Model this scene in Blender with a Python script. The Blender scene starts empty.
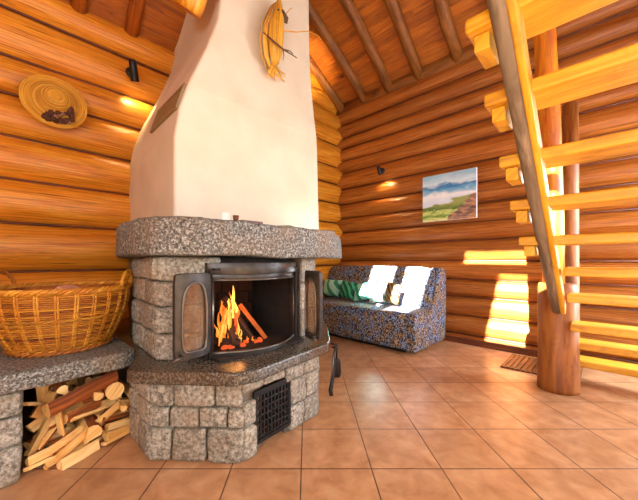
import bpy, bmesh, math, random
from mathutils import Vector, Matrix, noise
random.seed(7)
R2 = math.sqrt(2)
C = bpy.context.scene.collection
PI = math.pi

# ------------------------------------------------------------------ coordinates
# The cabin stands turned 45 degrees to the floor tiles.  s runs away from the room towards the
# right wall (s = X+Y), d runs towards the left wall (d = Y-X).
def P(s, d, z=0.0):
    return Vector(((s - d) / 2, (s + d) / 2, z))
ES = Vector((1, 1, 0)) / R2      # unit vector towards the right wall
ED = Vector((-1, 1, 0)) / R2     # unit vector towards the left wall
EZ = Vector((0, 0, 1))
def on_d(u, v, d):               # point on a plane parallel to the left wall
    r = (u - 307) / 300; Y = d / (1 - r)
    return Vector((r * Y, Y, 1 - (v - 260) / 300 * Y))
def on_s(u, v, s):
    r = (u - 307) / 300; Y = s / (1 + r)
    return Vector((r * Y, Y, 1 - (v - 260) / 300 * Y))

# ------------------------------------------------------------------ materials
def new_mat(name):
    m = bpy.data.materials.new(name); m.use_nodes = True
    nt = m.node_tree; nt.nodes.clear()
    out = nt.nodes.new('ShaderNodeOutputMaterial')
    b = nt.nodes.new('ShaderNodeBsdfPrincipled')
    nt.links.new(b.outputs[0], out.inputs[0])
    return m, nt, b
def srgb(r, g, b):
    f = lambda c: (c / 255) / 12.92 if c <= 10 else (((c / 255) + .055) / 1.055) ** 2.4
    return (f(r), f(g), f(b), 1)
def ramp(nt, fac, stops):
    n = nt.nodes.new('ShaderNodeValToRGB'); cr = n.color_ramp
    while len(cr.elements) > 1: cr.elements.remove(cr.elements[-1])
    cr.elements[0].position = stops[0][0]; cr.elements[0].color = stops[0][1]
    for p, c in stops[1:]:
        e = cr.elements.new(p); e.color = c
    nt.links.new(fac, n.inputs[0]); return n.outputs[0]
def nz(nt, vec, scale, detail=4, dist=0.0, rough=.5):
    n = nt.nodes.new('ShaderNodeTexNoise'); n.inputs['Scale'].default_value = scale
    n.inputs['Detail'].default_value = detail; n.inputs['Distortion'].default_value = dist
    n.inputs['Roughness'].default_value = rough
    if vec: nt.links.new(vec, n.inputs['Vector'])
    return n.outputs[0]
def mapping(nt, vec, scale, rot=(0, 0, 0), loc=(0, 0, 0)):
    n = nt.nodes.new('ShaderNodeMapping'); n.inputs['Scale'].default_value = scale
    n.inputs['Rotation'].default_value = rot; n.inputs['Location'].default_value = loc
    nt.links.new(vec, n.inputs[0]); return n.outputs[0]
def uvn(nt): 
    n = nt.nodes.new('ShaderNodeTexCoord'); return n.outputs['UV']
def objc(nt):
    n = nt.nodes.new('ShaderNodeTexCoord'); return n.outputs['Object']
def mix(nt, fac, a, b, mode='MIX'):
    n = nt.nodes.new('ShaderNodeMix'); n.data_type = 'RGBA'; n.blend_type = mode
    for inp, val in ((n.inputs[0], fac), (n.inputs[6], a), (n.inputs[7], b)):
        if hasattr(val, 'is_linked'): nt.links.new(val, inp)
        else: inp.default_value = val
    return n.outputs[2]
def math_n(nt, op, a, b=None, clamp=False):
    n = nt.nodes.new('ShaderNodeMath'); n.operation = op; n.use_clamp = clamp
    for i, val in enumerate((a, b)):
        if val is None: continue
        if hasattr(val, 'is_linked'): nt.links.new(val, n.inputs[i])
        else: n.inputs[i].default_value = val
    return n.outputs[0]
def bump(nt, b, h, strength=.3, dist=.01):
    n = nt.nodes.new('ShaderNodeBump'); n.inputs['Strength'].default_value = strength
    n.inputs['Distance'].default_value = dist
    nt.links.new(h, n.inputs['Height']); nt.links.new(n.outputs[0], b.inputs['Normal'])
def tone(nt, col, amt=1.0):
    a = nt.nodes.new('ShaderNodeAttribute'); a.attribute_name = 'tone'
    h = nt.nodes.new('ShaderNodeHueSaturation'); nt.links.new(col, h.inputs['Color'])
    v = math_n(nt, 'ADD', math_n(nt, 'MULTIPLY', a.outputs['Fac'], amt), 1 - amt)
    nt.links.new(v, h.inputs['Value']); return h.outputs[0]

def wood(name, cd, cm, cl, rough=.38, knots=True, stretch=12, bmp=.25, amt=1.0, crack=True):
    m, nt, b = new_mat(name); uv = uvn(nt)
    g = nz(nt, mapping(nt, uv, (1.1, stretch, 1)), 1.6, 6, 1.0, .6)
    col = ramp(nt, g, [(.30, cd), (.47, cm), (.68, cl)])
    big = nz(nt, mapping(nt, uv, (.9, 2.6, 1)), 1.7, 3, .5)
    col = mix(nt, ramp(nt, big, [(.42, (0, 0, 0, 1)), (.72, (.5, .5, .5, 1))]), col, cl)
    if knots:
        v = nt.nodes.new('ShaderNodeTexVoronoi'); v.inputs['Scale'].default_value = 1.0
        nt.links.new(mapping(nt, uv, (1.7, 3.4, 1)), v.inputs['Vector'])
        k = ramp(nt, v.outputs['Distance'], [(.05, (.85, .85, .85, 1)), (.095, (.2, .2, .2, 1)), (.13, (.5, .5, .5, 1)), (.18, (0, 0, 0, 1))])
        col = mix(nt, k, col, (cd[0] * .45, cd[1] * .4, cd[2] * .4, 1))
    blo = nz(nt, mapping(nt, uv, (2.2, 5.5, 1), loc=(3, 1, 0)), 1.9, 4, .8, .65)
    bl = ramp(nt, blo, [(.30, (.52, .46, .40, 1)), (.47, (1, 1, 1, 1))])
    col = mix(nt, .75, col, mix(nt, 1.0, col, bl, 'MULTIPLY'))
    if crack:
        cr = nz(nt, mapping(nt, uv, (.5, 22, 1)), 1.0, 3, .4)
        ck = ramp(nt, cr, [(.27, (.6, .6, .6, 1)), (.31, (0, 0, 0, 1))])
        col = mix(nt, ck, col, (cd[0] * .3, cd[1] * .25, cd[2] * .25, 1))
    nt.links.new(tone(nt, col, amt), b.inputs['Base Color'])
    b.inputs['Roughness'].default_value = rough
    bump(nt, b, g, bmp, .006)
    return m

M = {}
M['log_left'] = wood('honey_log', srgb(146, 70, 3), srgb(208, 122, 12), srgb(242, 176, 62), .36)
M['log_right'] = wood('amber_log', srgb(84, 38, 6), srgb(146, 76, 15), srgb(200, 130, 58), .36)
M['board'] = wood('ceiling_board', srgb(112, 54, 4), srgb(158, 82, 8), srgb(182, 106, 16), .6, True, 16)
M['rafter'] = wood('rafter_wood', srgb(84, 46, 8), srgb(122, 70, 14), srgb(152, 96, 30), .6)
M['tread'] = wood('tread_wood', srgb(184, 118, 8), srgb(210, 150, 16), srgb(226, 174, 52), .5, True, 14)
M['grey_pole'] = wood('weathered_pole', srgb(62, 50, 36), srgb(106, 88, 66), srgb(150, 130, 104), .7, False, 10, .5)
M['post'] = wood('post_log', srgb(90, 44, 10), srgb(138, 76, 20), srgb(176, 114, 52), .5, False, 9)
M['post_orange'] = wood('post_orange', srgb(130, 58, 2), srgb(190, 98, 4), srgb(220, 146, 16), .45, False, 9)
M['split'] = wood('split_wood', srgb(214, 140, 54), srgb(242, 190, 104), srgb(252, 222, 158), .75, False, 18, .5)
M['bark'] = wood('bark', srgb(92, 44, 14), srgb(150, 78, 26), srgb(188, 108, 44), .85, False, 10, .8)
M['char'] = wood('charred_wood', srgb(10, 7, 6), srgb(34, 20, 14), srgb(84, 44, 24), .85, False, 8, .6, crack=False)
M['wicker'] = wood('wicker', srgb(112, 60, 2), srgb(178, 108, 8), srgb(222, 166, 56), .5, False, 6, .3, crack=False)
M['wicker_dark'] = wood('wicker_dark', srgb(96, 46, 10), srgb(150, 84, 20), srgb(186, 116, 40), .6, False, 6, .3, crack=False)
M['weave'] = wood('weave', srgb(112, 58, 4), srgb(178, 108, 14), srgb(216, 154, 46), .55, False, 6, .3, crack=False)
M['straw'] = wood('straw', srgb(160, 100, 10), srgb(210, 148, 28), srgb(232, 184, 70), .6, False, 30, .6, crack=False)
M['twig'] = wood('twig_bark', srgb(46, 26, 14), srgb(82, 48, 26), srgb(120, 80, 50), .8, False, 6, crack=False)
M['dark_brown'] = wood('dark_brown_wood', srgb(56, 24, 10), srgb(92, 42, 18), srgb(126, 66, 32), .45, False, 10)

def stone_mat(name, c1, c2, c3, scale=70, rough=.75, bm=.6, warm=srgb(150, 120, 92)):
    m, nt, b = new_mat(name); oc = objc(nt)
    a = nz(nt, oc, scale, 4, 0, .75)
    col = ramp(nt, a, [(.36, c1), (.5, c2), (.64, c3)])
    big = nz(nt, oc, 5, 3)
    col = mix(nt, ramp(nt, big, [(.45, (0, 0, 0, 1)), (.75, (.55, .55, .55, 1))]), col, warm)
    nt.links.new(tone(nt, col), b.inputs['Base Color']); b.inputs['Roughness'].default_value = rough
    h = nz(nt, oc, scale * .45, 5, 0, .7)
    bump(nt, b, h, bm, .012)
    return m
M['granite'] = stone_mat('granite', srgb(38, 38, 35), srgb(100, 100, 93), srgb(178, 180, 172), 80, warm=srgb(130, 104, 74))
M['granite_polished'] = stone_mat('granite_polished', srgb(28, 26, 22), srgb(72, 68, 60), srgb(128, 124, 112), 95, .18, .08, warm=srgb(96, 70, 44))
M['stone'] = stone_mat('field_stone', srgb(86, 83, 74), srgb(142, 138, 124), srgb(186, 182, 168), 55, .85, .6, warm=srgb(140, 116, 84))
M['mortar'] = stone_mat('mortar', srgb(66, 62, 54), srgb(92, 88, 78), srgb(114, 110, 98), 110, .95, .5)

def flat(name, col, rough=.5, metal=0.0, em=None, es=0, noise_amt=.0, scale=30):
    m, nt, b = new_mat(name); b.inputs['Roughness'].default_value = rough
    b.inputs['Metallic'].default_value = metal
    n = nz(nt, objc(nt), scale, 3)
    d = tuple(c * (1 - noise_amt) for c in col[:3]) + (1,)
    nt.links.new(ramp(nt, n, [(.35, d), (.65, col)]), b.inputs['Base Color'])
    if em:
        b.inputs['Emission Color'].default_value = em; b.inputs['Emission Strength'].default_value = es
    return m
M['iron'] = flat('cast_iron', srgb(66, 62, 58), .38, .5, noise_amt=.45, scale=25)
M['iron_dark'] = flat('dark_iron', srgb(34, 32, 32), .5, .5, noise_amt=.3)
M['steel'] = flat('brushed_steel', srgb(112, 106, 98), .35, .8, noise_amt=.2)
M['soot'] = flat('soot_lining', srgb(34, 20, 12), .9, 0, noise_amt=.6, scale=12)
M['firebrick'] = flat('firebrick', srgb(64, 34, 18), .9, 0, noise_amt=.4, scale=14)
M['black'] = flat('black_metal', srgb(20, 19, 19), .35, .3)
M['white'] = flat('white_paint', srgb(236, 232, 226), .6, noise_amt=.05)
M['frame_white'] = flat('window_frame_paint', srgb(190, 150, 96), .5, noise_amt=.1)
M['bulb'] = flat('lamp_lens', srgb(255, 240, 210), .4, em=(1, .86, .6, 1), es=9)
M['paper'] = flat('pink_paper', srgb(214, 160, 132), .8, noise_amt=.15)
M['flower'] = flat('dried_flower', srgb(96, 52, 36), .8, noise_amt=.6, scale=80)
M['flower_pale'] = flat('pale_dried_flower', srgb(176, 130, 96), .8, noise_amt=.5, scale=80)
M['leaf_dark'] = flat('dark_leaf', srgb(84, 56, 24), .7, noise_amt=.5, scale=40)
M['vent'] = flat('vent_metal', srgb(150, 128, 88), .5, .2, noise_amt=.15)
M['ember'] = flat('glowing_ember', srgb(40, 12, 4), .9, em=(1, .12, .02, 1), es=.8, noise_amt=.5)

def plaster():
    m, nt, b = new_mat('white_plaster'); oc = objc(nt)
    n = nz(nt, oc, 3, 4); 
    nt.links.new(ramp(nt, n, [(.3, srgb(206, 194, 164)), (.7, srgb(220, 208, 180))]), b.inputs['Base Color'])
    b.inputs['Roughness'].default_value = .9
    bump(nt, b, nz(nt, oc, 28, 5), .25, .01); return m
M['plaster'] = plaster()

def glass():
    m, nt, b = new_mat('door_glass')
    b.inputs['Base Color'].default_value = srgb(190, 160, 130)
    b.inputs['Roughness'].default_value = .04; b.inputs['IOR'].default_value = 1.45
    b.inputs['Transmission Weight'].default_value = .82
    return m
M['glass'] = glass()
def wglass():
    m = bpy.data.materials.new('window_glass'); m.use_nodes = True
    nt = m.node_tree; nt.nodes.clear()
    out = nt.nodes.new('ShaderNodeOutputMaterial'); t = nt.nodes.new('ShaderNodeBsdfTransparent')
    g = nt.nodes.new('ShaderNodeBsdfGlossy'); g.inputs['Roughness'].default_value = .02
    mx = nt.nodes.new('ShaderNodeMixShader'); mx.inputs[0].default_value = .06
    nt.links.new(t.outputs[0], mx.inputs[1]); nt.links.new(g.outputs[0], mx.inputs[2])
    nt.links.new(mx.outputs[0], out.inputs[0]); return m
M['wglass'] = wglass()

def flame():
    m, nt, b = new_mat('flame'); 
    oc = objc(nt); n = nz(nt, mapping(nt, oc, (14, 14, 5)), 1.6, 3, .8)
    col = ramp(nt, n, [(.33, (.75, .04, .003, 1)), (.5, (1, .20, .012, 1)), (.68, (1, .62, .10, 1))])
    b.inputs['Base Color'].default_value = (.1, .02, 0, 1)
    nt.links.new(col, b.inputs['Emission Color']); b.inputs['Emission Strength'].default_value = 1.15
    return m
M['flame'] = flame()
M['flame_core'] = flat('flame_core', (.1, .05, 0, 1), .9, em=(1, .50, .07, 1), es=2.4)

def tiles():
    m, nt, b = new_mat('terracotta_tiles'); oc = objc(nt)
    sep = nt.nodes.new('ShaderNodeSeparateXYZ'); nt.links.new(oc, sep.inputs[0])
    T = .3365; fr = []; fl = []
    for o, off in ((sep.outputs[0], .028), (sep.outputs[1], -1.437)):
        q = math_n(nt, 'DIVIDE', math_n(nt, 'ADD', o, off), T)
        f = math_n(nt, 'FRACT', q); fl.append(math_n(nt, 'FLOOR', q))
        fr.append(math_n(nt, 'MINIMUM', f, math_n(nt, 'SUBTRACT', 1.0, f)))
    e = math_n(nt, 'MINIMUM', fr[0], fr[1])
    g = ramp(nt, e, [(.005, (1, 1, 1, 1)), (.012, (0, 0, 0, 1))])
    cmb = nt.nodes.new('ShaderNodeCombineXYZ'); nt.links.new(fl[0], cmb.inputs[0]); nt.links.new(fl[1], cmb.inputs[1])
    wn = nt.nodes.new('ShaderNodeTexWhiteNoise'); nt.links.new(cmb.outputs[0], wn.inputs[0])
    n = nz(nt, oc, 9, 6, .4, .6)
    col = ramp(nt, n, [(.3, srgb(164, 116, 76)), (.55, srgb(190, 144, 102)), (.8, srgb(208, 168, 130))])
    hs = nt.nodes.new('ShaderNodeHueSaturation'); nt.links.new(col, hs.inputs['Color'])
    nt.links.new(math_n(nt, 'ADD', math_n(nt, 'MULTIPLY', wn.outputs[0], .14), .93), hs.inputs['Value'])
    nt.links.new(mix(nt, g, hs.outputs[0], srgb(78, 48, 32)), b.inputs['Base Color'])
    b.inputs['Roughness'].default_value = .31
    h = math_n(nt, 'SUBTRACT', math_n(nt, 'MULTIPLY', n, .25), g)
    bump(nt, b, h, .35, .006); return m
M['tiles'] = tiles()

def sofa_mat():
    m, nt, b = new_mat('leaf_pattern_cover'); oc = objc(nt)
    w = nt.nodes.new('ShaderNodeTexWave'); w.inputs['Scale'].default_value = 10; w.inputs['Distortion'].default_value = 18
    w.inputs['Detail'].default_value = 4; w.inputs['Detail Scale'].default_value = 2.4; nt.links.new(oc, w.inputs['Vector'])
    n = nz(nt, oc, 7, 3, 1)
    base = ramp(nt, n, [(.40, srgb(22, 34, 64)), (.5, srgb(44, 42, 50)), (.56, srgb(62, 44, 28))])
    light = ramp(nt, nz(nt, oc, 12, 2), [(.42, srgb(140, 164, 200)), (.56, srgb(176, 150, 110))])
    k = ramp(nt, w.outputs['Fac'], [(.62, (0, 0, 0, 1)), (.8, (1, 1, 1, 1))])
    nt.links.new(mix(nt, k, base, light), b.inputs['Base Color']); b.inputs['Roughness'].default_value = .85
    bump(nt, b, nz(nt, oc, 16, 3), .4, .01)
    return m
M['sofa'] = sofa_mat()
def leaf_cushion(name, ground, leaf, sc=5, thr=.5):
    m, nt, b = new_mat(name); oc = objc(nt)
    w = nt.nodes.new('ShaderNodeTexWave'); w.inputs['Scale'].default_value = sc; w.inputs['Distortion'].default_value = 5
    w.inputs['Detail'].default_value = 2; nt.links.new(mapping(nt, oc, (1, 1, 1), (0, .6, .5)), w.inputs['Vector'])
    k = ramp(nt, w.outputs['Fac'], [(thr, (0, 0, 0, 1)), (thr + .12, (1, 1, 1, 1))])
    nt.links.new(mix(nt, k, ground, leaf), b.inputs['Base Color']); b.inputs['Roughness'].default_value = .85
    return m
M['cush_a'] = leaf_cushion('green_leaf_cloth', srgb(150, 214, 196), srgb(36, 140, 104), 2.3, .62)
M['cush_b'] = leaf_cushion('deep_green_cloth', srgb(60, 160, 110), srgb(14, 74, 46), 4, .4)
M['cush_c'] = leaf_cushion('white_leaf_cloth', srgb(226, 238, 232), srgb(60, 160, 120), 2.5, .8)
M['cush_d'] = leaf_cushion('brown_cloth', srgb(150, 112, 66), srgb(70, 58, 30), 7, .5)

def painting():
    m, nt, b = new_mat('painted_landscape'); uv = uvn(nt)
    sep = nt.nodes.new('ShaderNodeSeparateXYZ'); nt.links.new(uv, sep.inputs[0])
    n = nz(nt, mapping(nt, uv, (2.2, 5, 1)), 1.6, 5, .5)
    n2 = nz(nt, mapping(nt, uv, (3, 9, 1)), 2.0, 4, .8)
    y = math_n(nt, 'ADD', sep.outputs[1], math_n(nt, 'MULTIPLY', math_n(nt, 'SUBTRACT', n, .5), .28))
    sky = ramp(nt, y, [(.40, srgb(206, 222, 236)), (.55, srgb(236, 242, 246)), (.64, srgb(110, 176, 214)), (.72, srgb(40, 116, 180)), (.80, srgb(206, 230, 242)), (.95, srgb(150, 196, 220))])
    field = ramp(nt, math_n(nt, 'ADD', math_n(nt, 'MULTIPLY', sep.outputs[1], 1.6), math_n(nt, 'MULTIPLY', n2, .4)),
                 [(.22, srgb(220, 226, 150)), (.36, srgb(92, 140, 40)), (.48, srgb(206, 220, 130)), (.6, srgb(70, 112, 34)), (.75, srgb(150, 160, 90))])
    hill = ramp(nt, n2, [(.35, srgb(96, 70, 62)), (.5, srgb(150, 116, 104)), (.65, srgb(196, 150, 100))])
    hz = math_n(nt, 'ADD', math_n(nt, 'MULTIPLY', sep.outputs[0], .18), .28)
    kf = ramp(nt, math_n(nt, 'SUBTRACT', y, hz), [(.0, (0, 0, 0, 1)), (.03, (1, 1, 1, 1))])
    col = mix(nt, kf, field, sky)
    hh = math_n(nt, 'SUBTRACT', math_n(nt, 'MULTIPLY', math_n(nt, 'SUBTRACT', sep.outputs[0], .42), .95), y)
    kh = ramp(nt, hh, [(.0, (0, 0, 0, 1)), (.03, (1, 1, 1, 1))])
    nt.links.new(mix(nt, kh, col, hill), b.inputs['Base Color']); b.inputs['Roughness'].default_value = .6
    return m
M['painting'] = painting()

# ------------------------------------------------------------------ mesh builder
class MB:
    def __init__(s): s.v = []; s.f = []; s.uv = []; s.mi = []; s.t = []; s.sm = []
    def add(s, vs, fs, uvs, mi=0, tone=1.0, smooth=True):
        o = len(s.v); s.v += [tuple(p) for p in vs]
        for f, u in zip(fs, uvs):
            s.f.append([i + o for i in f]); s.uv.append(u); s.mi.append(mi); s.t.append(tone); s.sm.append(smooth)
    def tube(s, pts, rad, n=16, cap=True, mi=0, tone=1.0, frame=None, squash=(1, 1), cap_mi=None, closed=False, wob=0):
        pts = [Vector(p) for p in pts]; N = len(pts)
        if not hasattr(rad, '__len__'): rad = [rad] * N
        rings = []; L = 0; off = random.random() * 40; vo = random.random() * 40; Ls = []
        nrm = None; sd = random.random() * 100
        for i, p in enumerate(pts):
            if closed: t = (pts[(i + 1) % N] - pts[i - 1]).normalized()
            else: t = (pts[min(i + 1, N - 1)] - pts[max(i - 1, 0)]).normalized()
            if i: L += (p - pts[i - 1]).length
            Ls.append(L)
            if frame: a = Vector(frame)
            elif nrm is None: a = EZ if abs(t.z) < .9 else Vector((1, 0, 0))
            else: a = nrm
            b = t.cross(a).normalized(); a = b.cross(t).normalized(); nrm = a
            ring = []
            for k in range(n):
                th = 2 * PI * k / n
                w = 1 + (wob * (noise.noise(Vector((math.cos(th) * 1.3 + sd, math.sin(th) * 1.3, L * 1.3))) ) if wob else 0)
                ring.append(p + (a * math.cos(th) * squash[0] + b * math.sin(th) * squash[1]) * rad[i] * w)
            rings.append(ring)
        vs = [q for r in rings for q in r]; fs = []; us = []
        for i in range(N if closed else N - 1):
            j = (i + 1) % N; r = max(rad)
            for k in range(n):
                k2 = (k + 1) % n
                fs.append([i * n + k, i * n + k2, j * n + k2, j * n + k])
                v0 = vo + 2 * PI * r * k / n; v1 = vo + 2 * PI * r * (k + 1) / n
                l0 = Ls[i] + off; l1 = (Ls[j] if j else Ls[i] + .1) + off
                us.append([(l0, v0), (l0, v1), (l1, v1), (l1, v0)])
        s.add(vs, fs, us, mi, tone)
        if cap and not closed:
            cm = mi if cap_mi is None else cap_mi
            for ring, rev in ((rings[0], 0), (rings[-1], 1)):
                c = sum(ring, Vector()) / n; fs = []; us = []
                for k in range(n):
                    f = [k, n, (k + 1) % n] if not rev else [k, (k + 1) % n, n]
                    fs.append(f); us.append([(off + .1 * math.cos(q), vo + .1 * math.sin(q)) for q in (k, k + .5, k + 1)])
                s.add(ring + [c], fs, us, cm, tone, False)
    def box(s, c, ax, h, mi=0, tone=1.0, smooth=False):
        c = Vector(c); ax = [Vector(a).normalized() for a in ax]
        vs = []; 
        for i in (-1, 1):
            for j in (-1, 1):
                for k in (-1, 1): vs.append(c + ax[0] * h[0] * i + ax[1] * h[1] * j + ax[2] * h[2] * k)
        quads = [(0, 1, 3, 2), (4, 6, 7, 5), (0, 4, 5, 1), (2, 3, 7, 6), (0, 2, 6, 4), (1, 5, 7, 3)]
        L = max(range(3), key=lambda i: h[i]); off = random.random() * 40; vo = random.random() * 40; us = []
        if ax[0].cross(ax[1]).dot(ax[2]) < 0: quads = [q[::-1] for q in quads]
        for q in quads:
            uu = []
            for i in q:
                d = vs[i] - c
                o = [x for x in range(3) if x != L]
                uu.append((d.dot(ax[L]) + off, d.dot(ax[o[0]]) + d.dot(ax[o[1]]) + vo))
            us.append(uu)
        s.add(vs, [list(q) for q in quads], us, mi, tone, smooth)
    def stone(s, c, ax, h, mi=0, tone=1.0, n=6, k=7, amp=.008, grow=1.0, freq=9):
        c = Vector(c); sd = random.random() * 50
        vs = []; fs = []; us = []
        for f in range(6):
            base = len(vs)
            for i in range(n + 1):
                for j in range(n + 1):
                    a = -1 + 2 * i / n; b = -1 + 2 * j / n
                    a = math.sin(a * PI / 2) * .35 + a * .65; b = math.sin(b * PI / 2) * .35 + b * .65
                    p = [(1, a, b), (-1, b, a), (b, 1, a), (a, -1, b), (a, b, 1), (b, a, -1)][f]
                    q = sum(abs(x) ** k for x in p) ** (-1 / k)
                    w = c + ax[0] * p[0] * q * h[0] + ax[1] * p[1] * q * h[1] + ax[2] * p[2] * q * h[2]
                    nn = noise.noise_vector(w * freq + Vector((sd * 0, 0, 0)))
                    vs.append(w + nn * amp + noise.noise_vector(w * freq * 3) * amp * .4)
            for i in range(n):
                for j in range(n):
                    q = [base + i * (n + 1) + j, base + (i + 1) * (n + 1) + j, base + (i + 1) * (n + 1) + j + 1, base + i * (n + 1) + j + 1]
                    fs.append(q); us.append([(0, 0)] * 4)
        s.add(vs, fs, us, mi, tone)
    def prism(s, poly, z0, z1, mi=0, tone=1.0):
        n = len(poly); vs = [Vector((p[0], p[1], z0)) for p in poly] + [Vector((p[0], p[1], z1)) for p in poly]
        fs = [list(range(n))[::-1], [n + i for i in range(n)]] + [[i, (i + 1) % n, n + (i + 1) % n, n + i] for i in range(n)]
        us = [[(vs[i].x, vs[i].y) for i in f] for f in fs]
        s.add(vs, fs, us, mi, tone, False)
    def lathe(s, prof, c, ax=(Vector((1, 0, 0)), Vector((0, 1, 0)), EZ), n=28, mi=0, tone=1.0, wob=0, ax_scale=(1, 1)):
        c = Vector(c); vs = []; fs = []; us = []
        for i, (r, h) in enumerate(prof):
            for k in range(n):
                th = 2 * PI * k / n; rr = r * (1 + wob * noise.noise(Vector((math.cos(th) * 1.7, math.sin(th) * 1.7, i * .4 + h * 5))))
                vs.append(c + ax[0] * math.cos(th) * rr * ax_scale[0] + ax[1] * math.sin(th) * rr * ax_scale[1] + ax[2] * h)
        for i in range(len(prof) - 1):
            for k in range(n):
                k2 = (k + 1) % n
                fs.append([i * n + k, i * n + k2, (i + 1) * n + k2, (i + 1) * n + k])
                us.append([(prof[i][1], k * .05), (prof[i][1], k * .05 + .05), (prof[i + 1][1], k * .05 + .05), (prof[i + 1][1], k * .05)])
        s.add(vs, fs, us, mi, tone)
    def build(s, name, mats, parent=None, bevel=0, segs=2, solid=0, subsurf=0):
        me = bpy.data.meshes.new(name)
        org = Vector((0, 0, 0))
        me.from_pydata(s.v, [], s.f)
        ul = me.uv_layers.new(name='UVMap'); li = 0
        flatuv = []
        for u in s.uv:
            for a in u: flatuv += [a[0], a[1]]
        ul.data.foreach_set('uv', flatuv)
        me.polygons.foreach_set('material_index', s.mi)
        me.polygons.foreach_set('use_smooth', s.sm)
        at = me.attributes.new('tone', 'FLOAT', 'FACE'); at.data.foreach_set('value', s.t)
        if not isinstance(mats, (list, tuple)): mats = [mats]
        for m in mats: me.materials.append(M[m])
        bm = bmesh.new(); bm.from_mesh(me); bmesh.ops.remove_doubles(bm, verts=bm.verts, dist=1e-5)
        bmesh.ops.recalc_face_normals(bm, faces=bm.faces); bm.to_mesh(me); bm.free()
        o = bpy.data.objects.new(name, me); C.objects.link(o)
        if parent:
            o.parent = parent; o.matrix_parent_inverse = parent.matrix_basis.inverted()
        if bevel:
            b = o.modifiers.new('bevel', 'BEVEL'); b.width = bevel; b.segments = segs; b.limit_method = 'ANGLE'; b.angle_limit = math.radians(35)
            b.harden_normals = False
        if solid:
            b = o.modifiers.new('solid', 'SOLIDIFY'); b.thickness = solid
        if subsurf:
            b = o.modifiers.new('sub', 'SUBSURF'); b.levels = subsurf; b.render_levels = subsurf
        return o

def tag(o, label, cat, group=None, kind=None):
    if label: o['label'] = label
    if cat: o['category'] = cat
    if group: o['group'] = group
    if kind: o['kind'] = kind
    return o
def thing(name, loc, label, cat, group=None):
    o = bpy.data.objects.new(name, None); C.objects.link(o); o.location = loc; o.empty_display_size = .1
    bpy.context.view_layer.update()
    return tag(o, label, cat, group)
def struct(mb, name, mats, **k):
    o = mb.build(name, mats, **k); o['kind'] = 'structure'; return o
def rough_slab(poly, z0, z1, name, mat, parent, amp=.008, cuts=.06, bev=.02):
    """a granite slab with hewn, slightly wavy edges"""
    bm = bmesh.new()
    vb = [bm.verts.new((p[0], p[1], z0)) for p in poly]; 
    f = bm.faces.new(vb); r = bmesh.ops.extrude_face_region(bm, geom=[f])
    for g in r['geom']:
        if isinstance(g, bmesh.types.BMVert): g.co.z = z1
    bmesh.ops.recalc_face_normals(bm, faces=bm.faces)
    bmesh.ops.bevel(bm, geom=list(bm.edges), offset=bev, segments=2, affect='EDGES', profile=.6)
    for _ in range(5):
        es = [e for e in bm.edges if e.calc_length() > cuts * 1.5]
        if not es: break
        bmesh.ops.subdivide_edges(bm, edges=es, cuts=1, use_grid_fill=True)
    bmesh.ops.triangulate(bm, faces=[f for f in bm.faces if len(f.verts) > 4])
    for v in bm.verts:
        v.co += noise.noise_vector(v.co * 7) * amp + noise.noise_vector(v.co * 22) * amp * .5
    me = bpy.data.meshes.new(name); bm.to_mesh(me); bm.free()
    at = me.attributes.new('tone', 'FLOAT', 'FACE'); at.data.foreach_set('value', [1.0] * len(me.polygons))
    me.polygons.foreach_set('use_smooth', [True] * len(me.polygons))
    me.materials.append(M[mat]); o = bpy.data.objects.new(name, me); C.objects.link(o)
    if parent: o.parent = parent; o.matrix_parent_inverse = parent.matrix_basis.inverted()
    return o

# ================================================================== SETTING
SW, DW = 5.62, 4.58       # axes of the log walls
mb = MB(); mb.prism([P(-2.7, 4.75), P(-2.7, -3.2), P(5.8, -3.2), P(5.8, 4.75)], -.08, 0)
struct(mb, 'floor', 'tiles')

def log(mb, a, b, zc, rz, rn, nrm, tn, cap=False):
    n = max(2, int((b - a).length / .22)); sd = random.random() * 50
    pts = []; rr = []
    for i in range(n + 1):
        t = i / n; p = a.lerp(b, t); 
        pts.append(Vector((p.x, p.y, zc)) + EZ * noise.noise(Vector((sd, t * 2.2, 0))) * .012 + nrm * noise.noise(Vector((sd, t * 2.5, 7))) * .02)
        rr.append(1 + .04 * noise.noise(Vector((sd, t * 4, 3))))
    mb.tube(pts, rr, 20, cap, tone=tn, frame=EZ, squash=(rz, rn), wob=.05)
def seam_shade(mb, a, b, z, r=.016):   # added dark strip, paints the seam shade between two logs
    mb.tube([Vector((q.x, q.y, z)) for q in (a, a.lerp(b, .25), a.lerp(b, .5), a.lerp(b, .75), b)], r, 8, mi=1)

RS = [0, .10, .33, .555, .77, .99, 1.24, 1.45, 1.68, 1.91, 2.16, 2.42, 2.62, 2.82, 3.0, 3.22, 3.44]
mb = MB()
for i in range(len(RS) - 1):
    z0, z1 = RS[i], RS[i + 1]
    if i == 0: z0 = -.12
    log(mb, P(SW, 4.75), P(SW, -.75), (z0 + z1) / 2, (z1 - z0) / 2 * 1.06, .115, ES, random.uniform(.82, 1.12))
for i in range(len(RS) - 1):   # beyond the side window
    z0, z1 = RS[i], RS[i + 1]
    if i == 0: z0 = -.12
    if z1 < .3 or z0 > 2.3: log(mb, P(SW, -.7), P(SW, -3.1), (z0 + z1) / 2, (z1 - z0) / 2 * 1.06, .115, ES, random.uniform(.82, 1.12))
    else: log(mb, P(SW, -2.6), P(SW, -3.1), (z0 + z1) / 2, (z1 - z0) / 2 * 1.06, .115, ES, random.uniform(.82, 1.12))
for z in RS[1:-1]: seam_shade(mb, P(SW - .052 * R2, 4.6), P(SW - .052 * R2, -.72), z, .011)
struct(mb, 'wall_right', ['log_right', 'dark_brown'])

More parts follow.
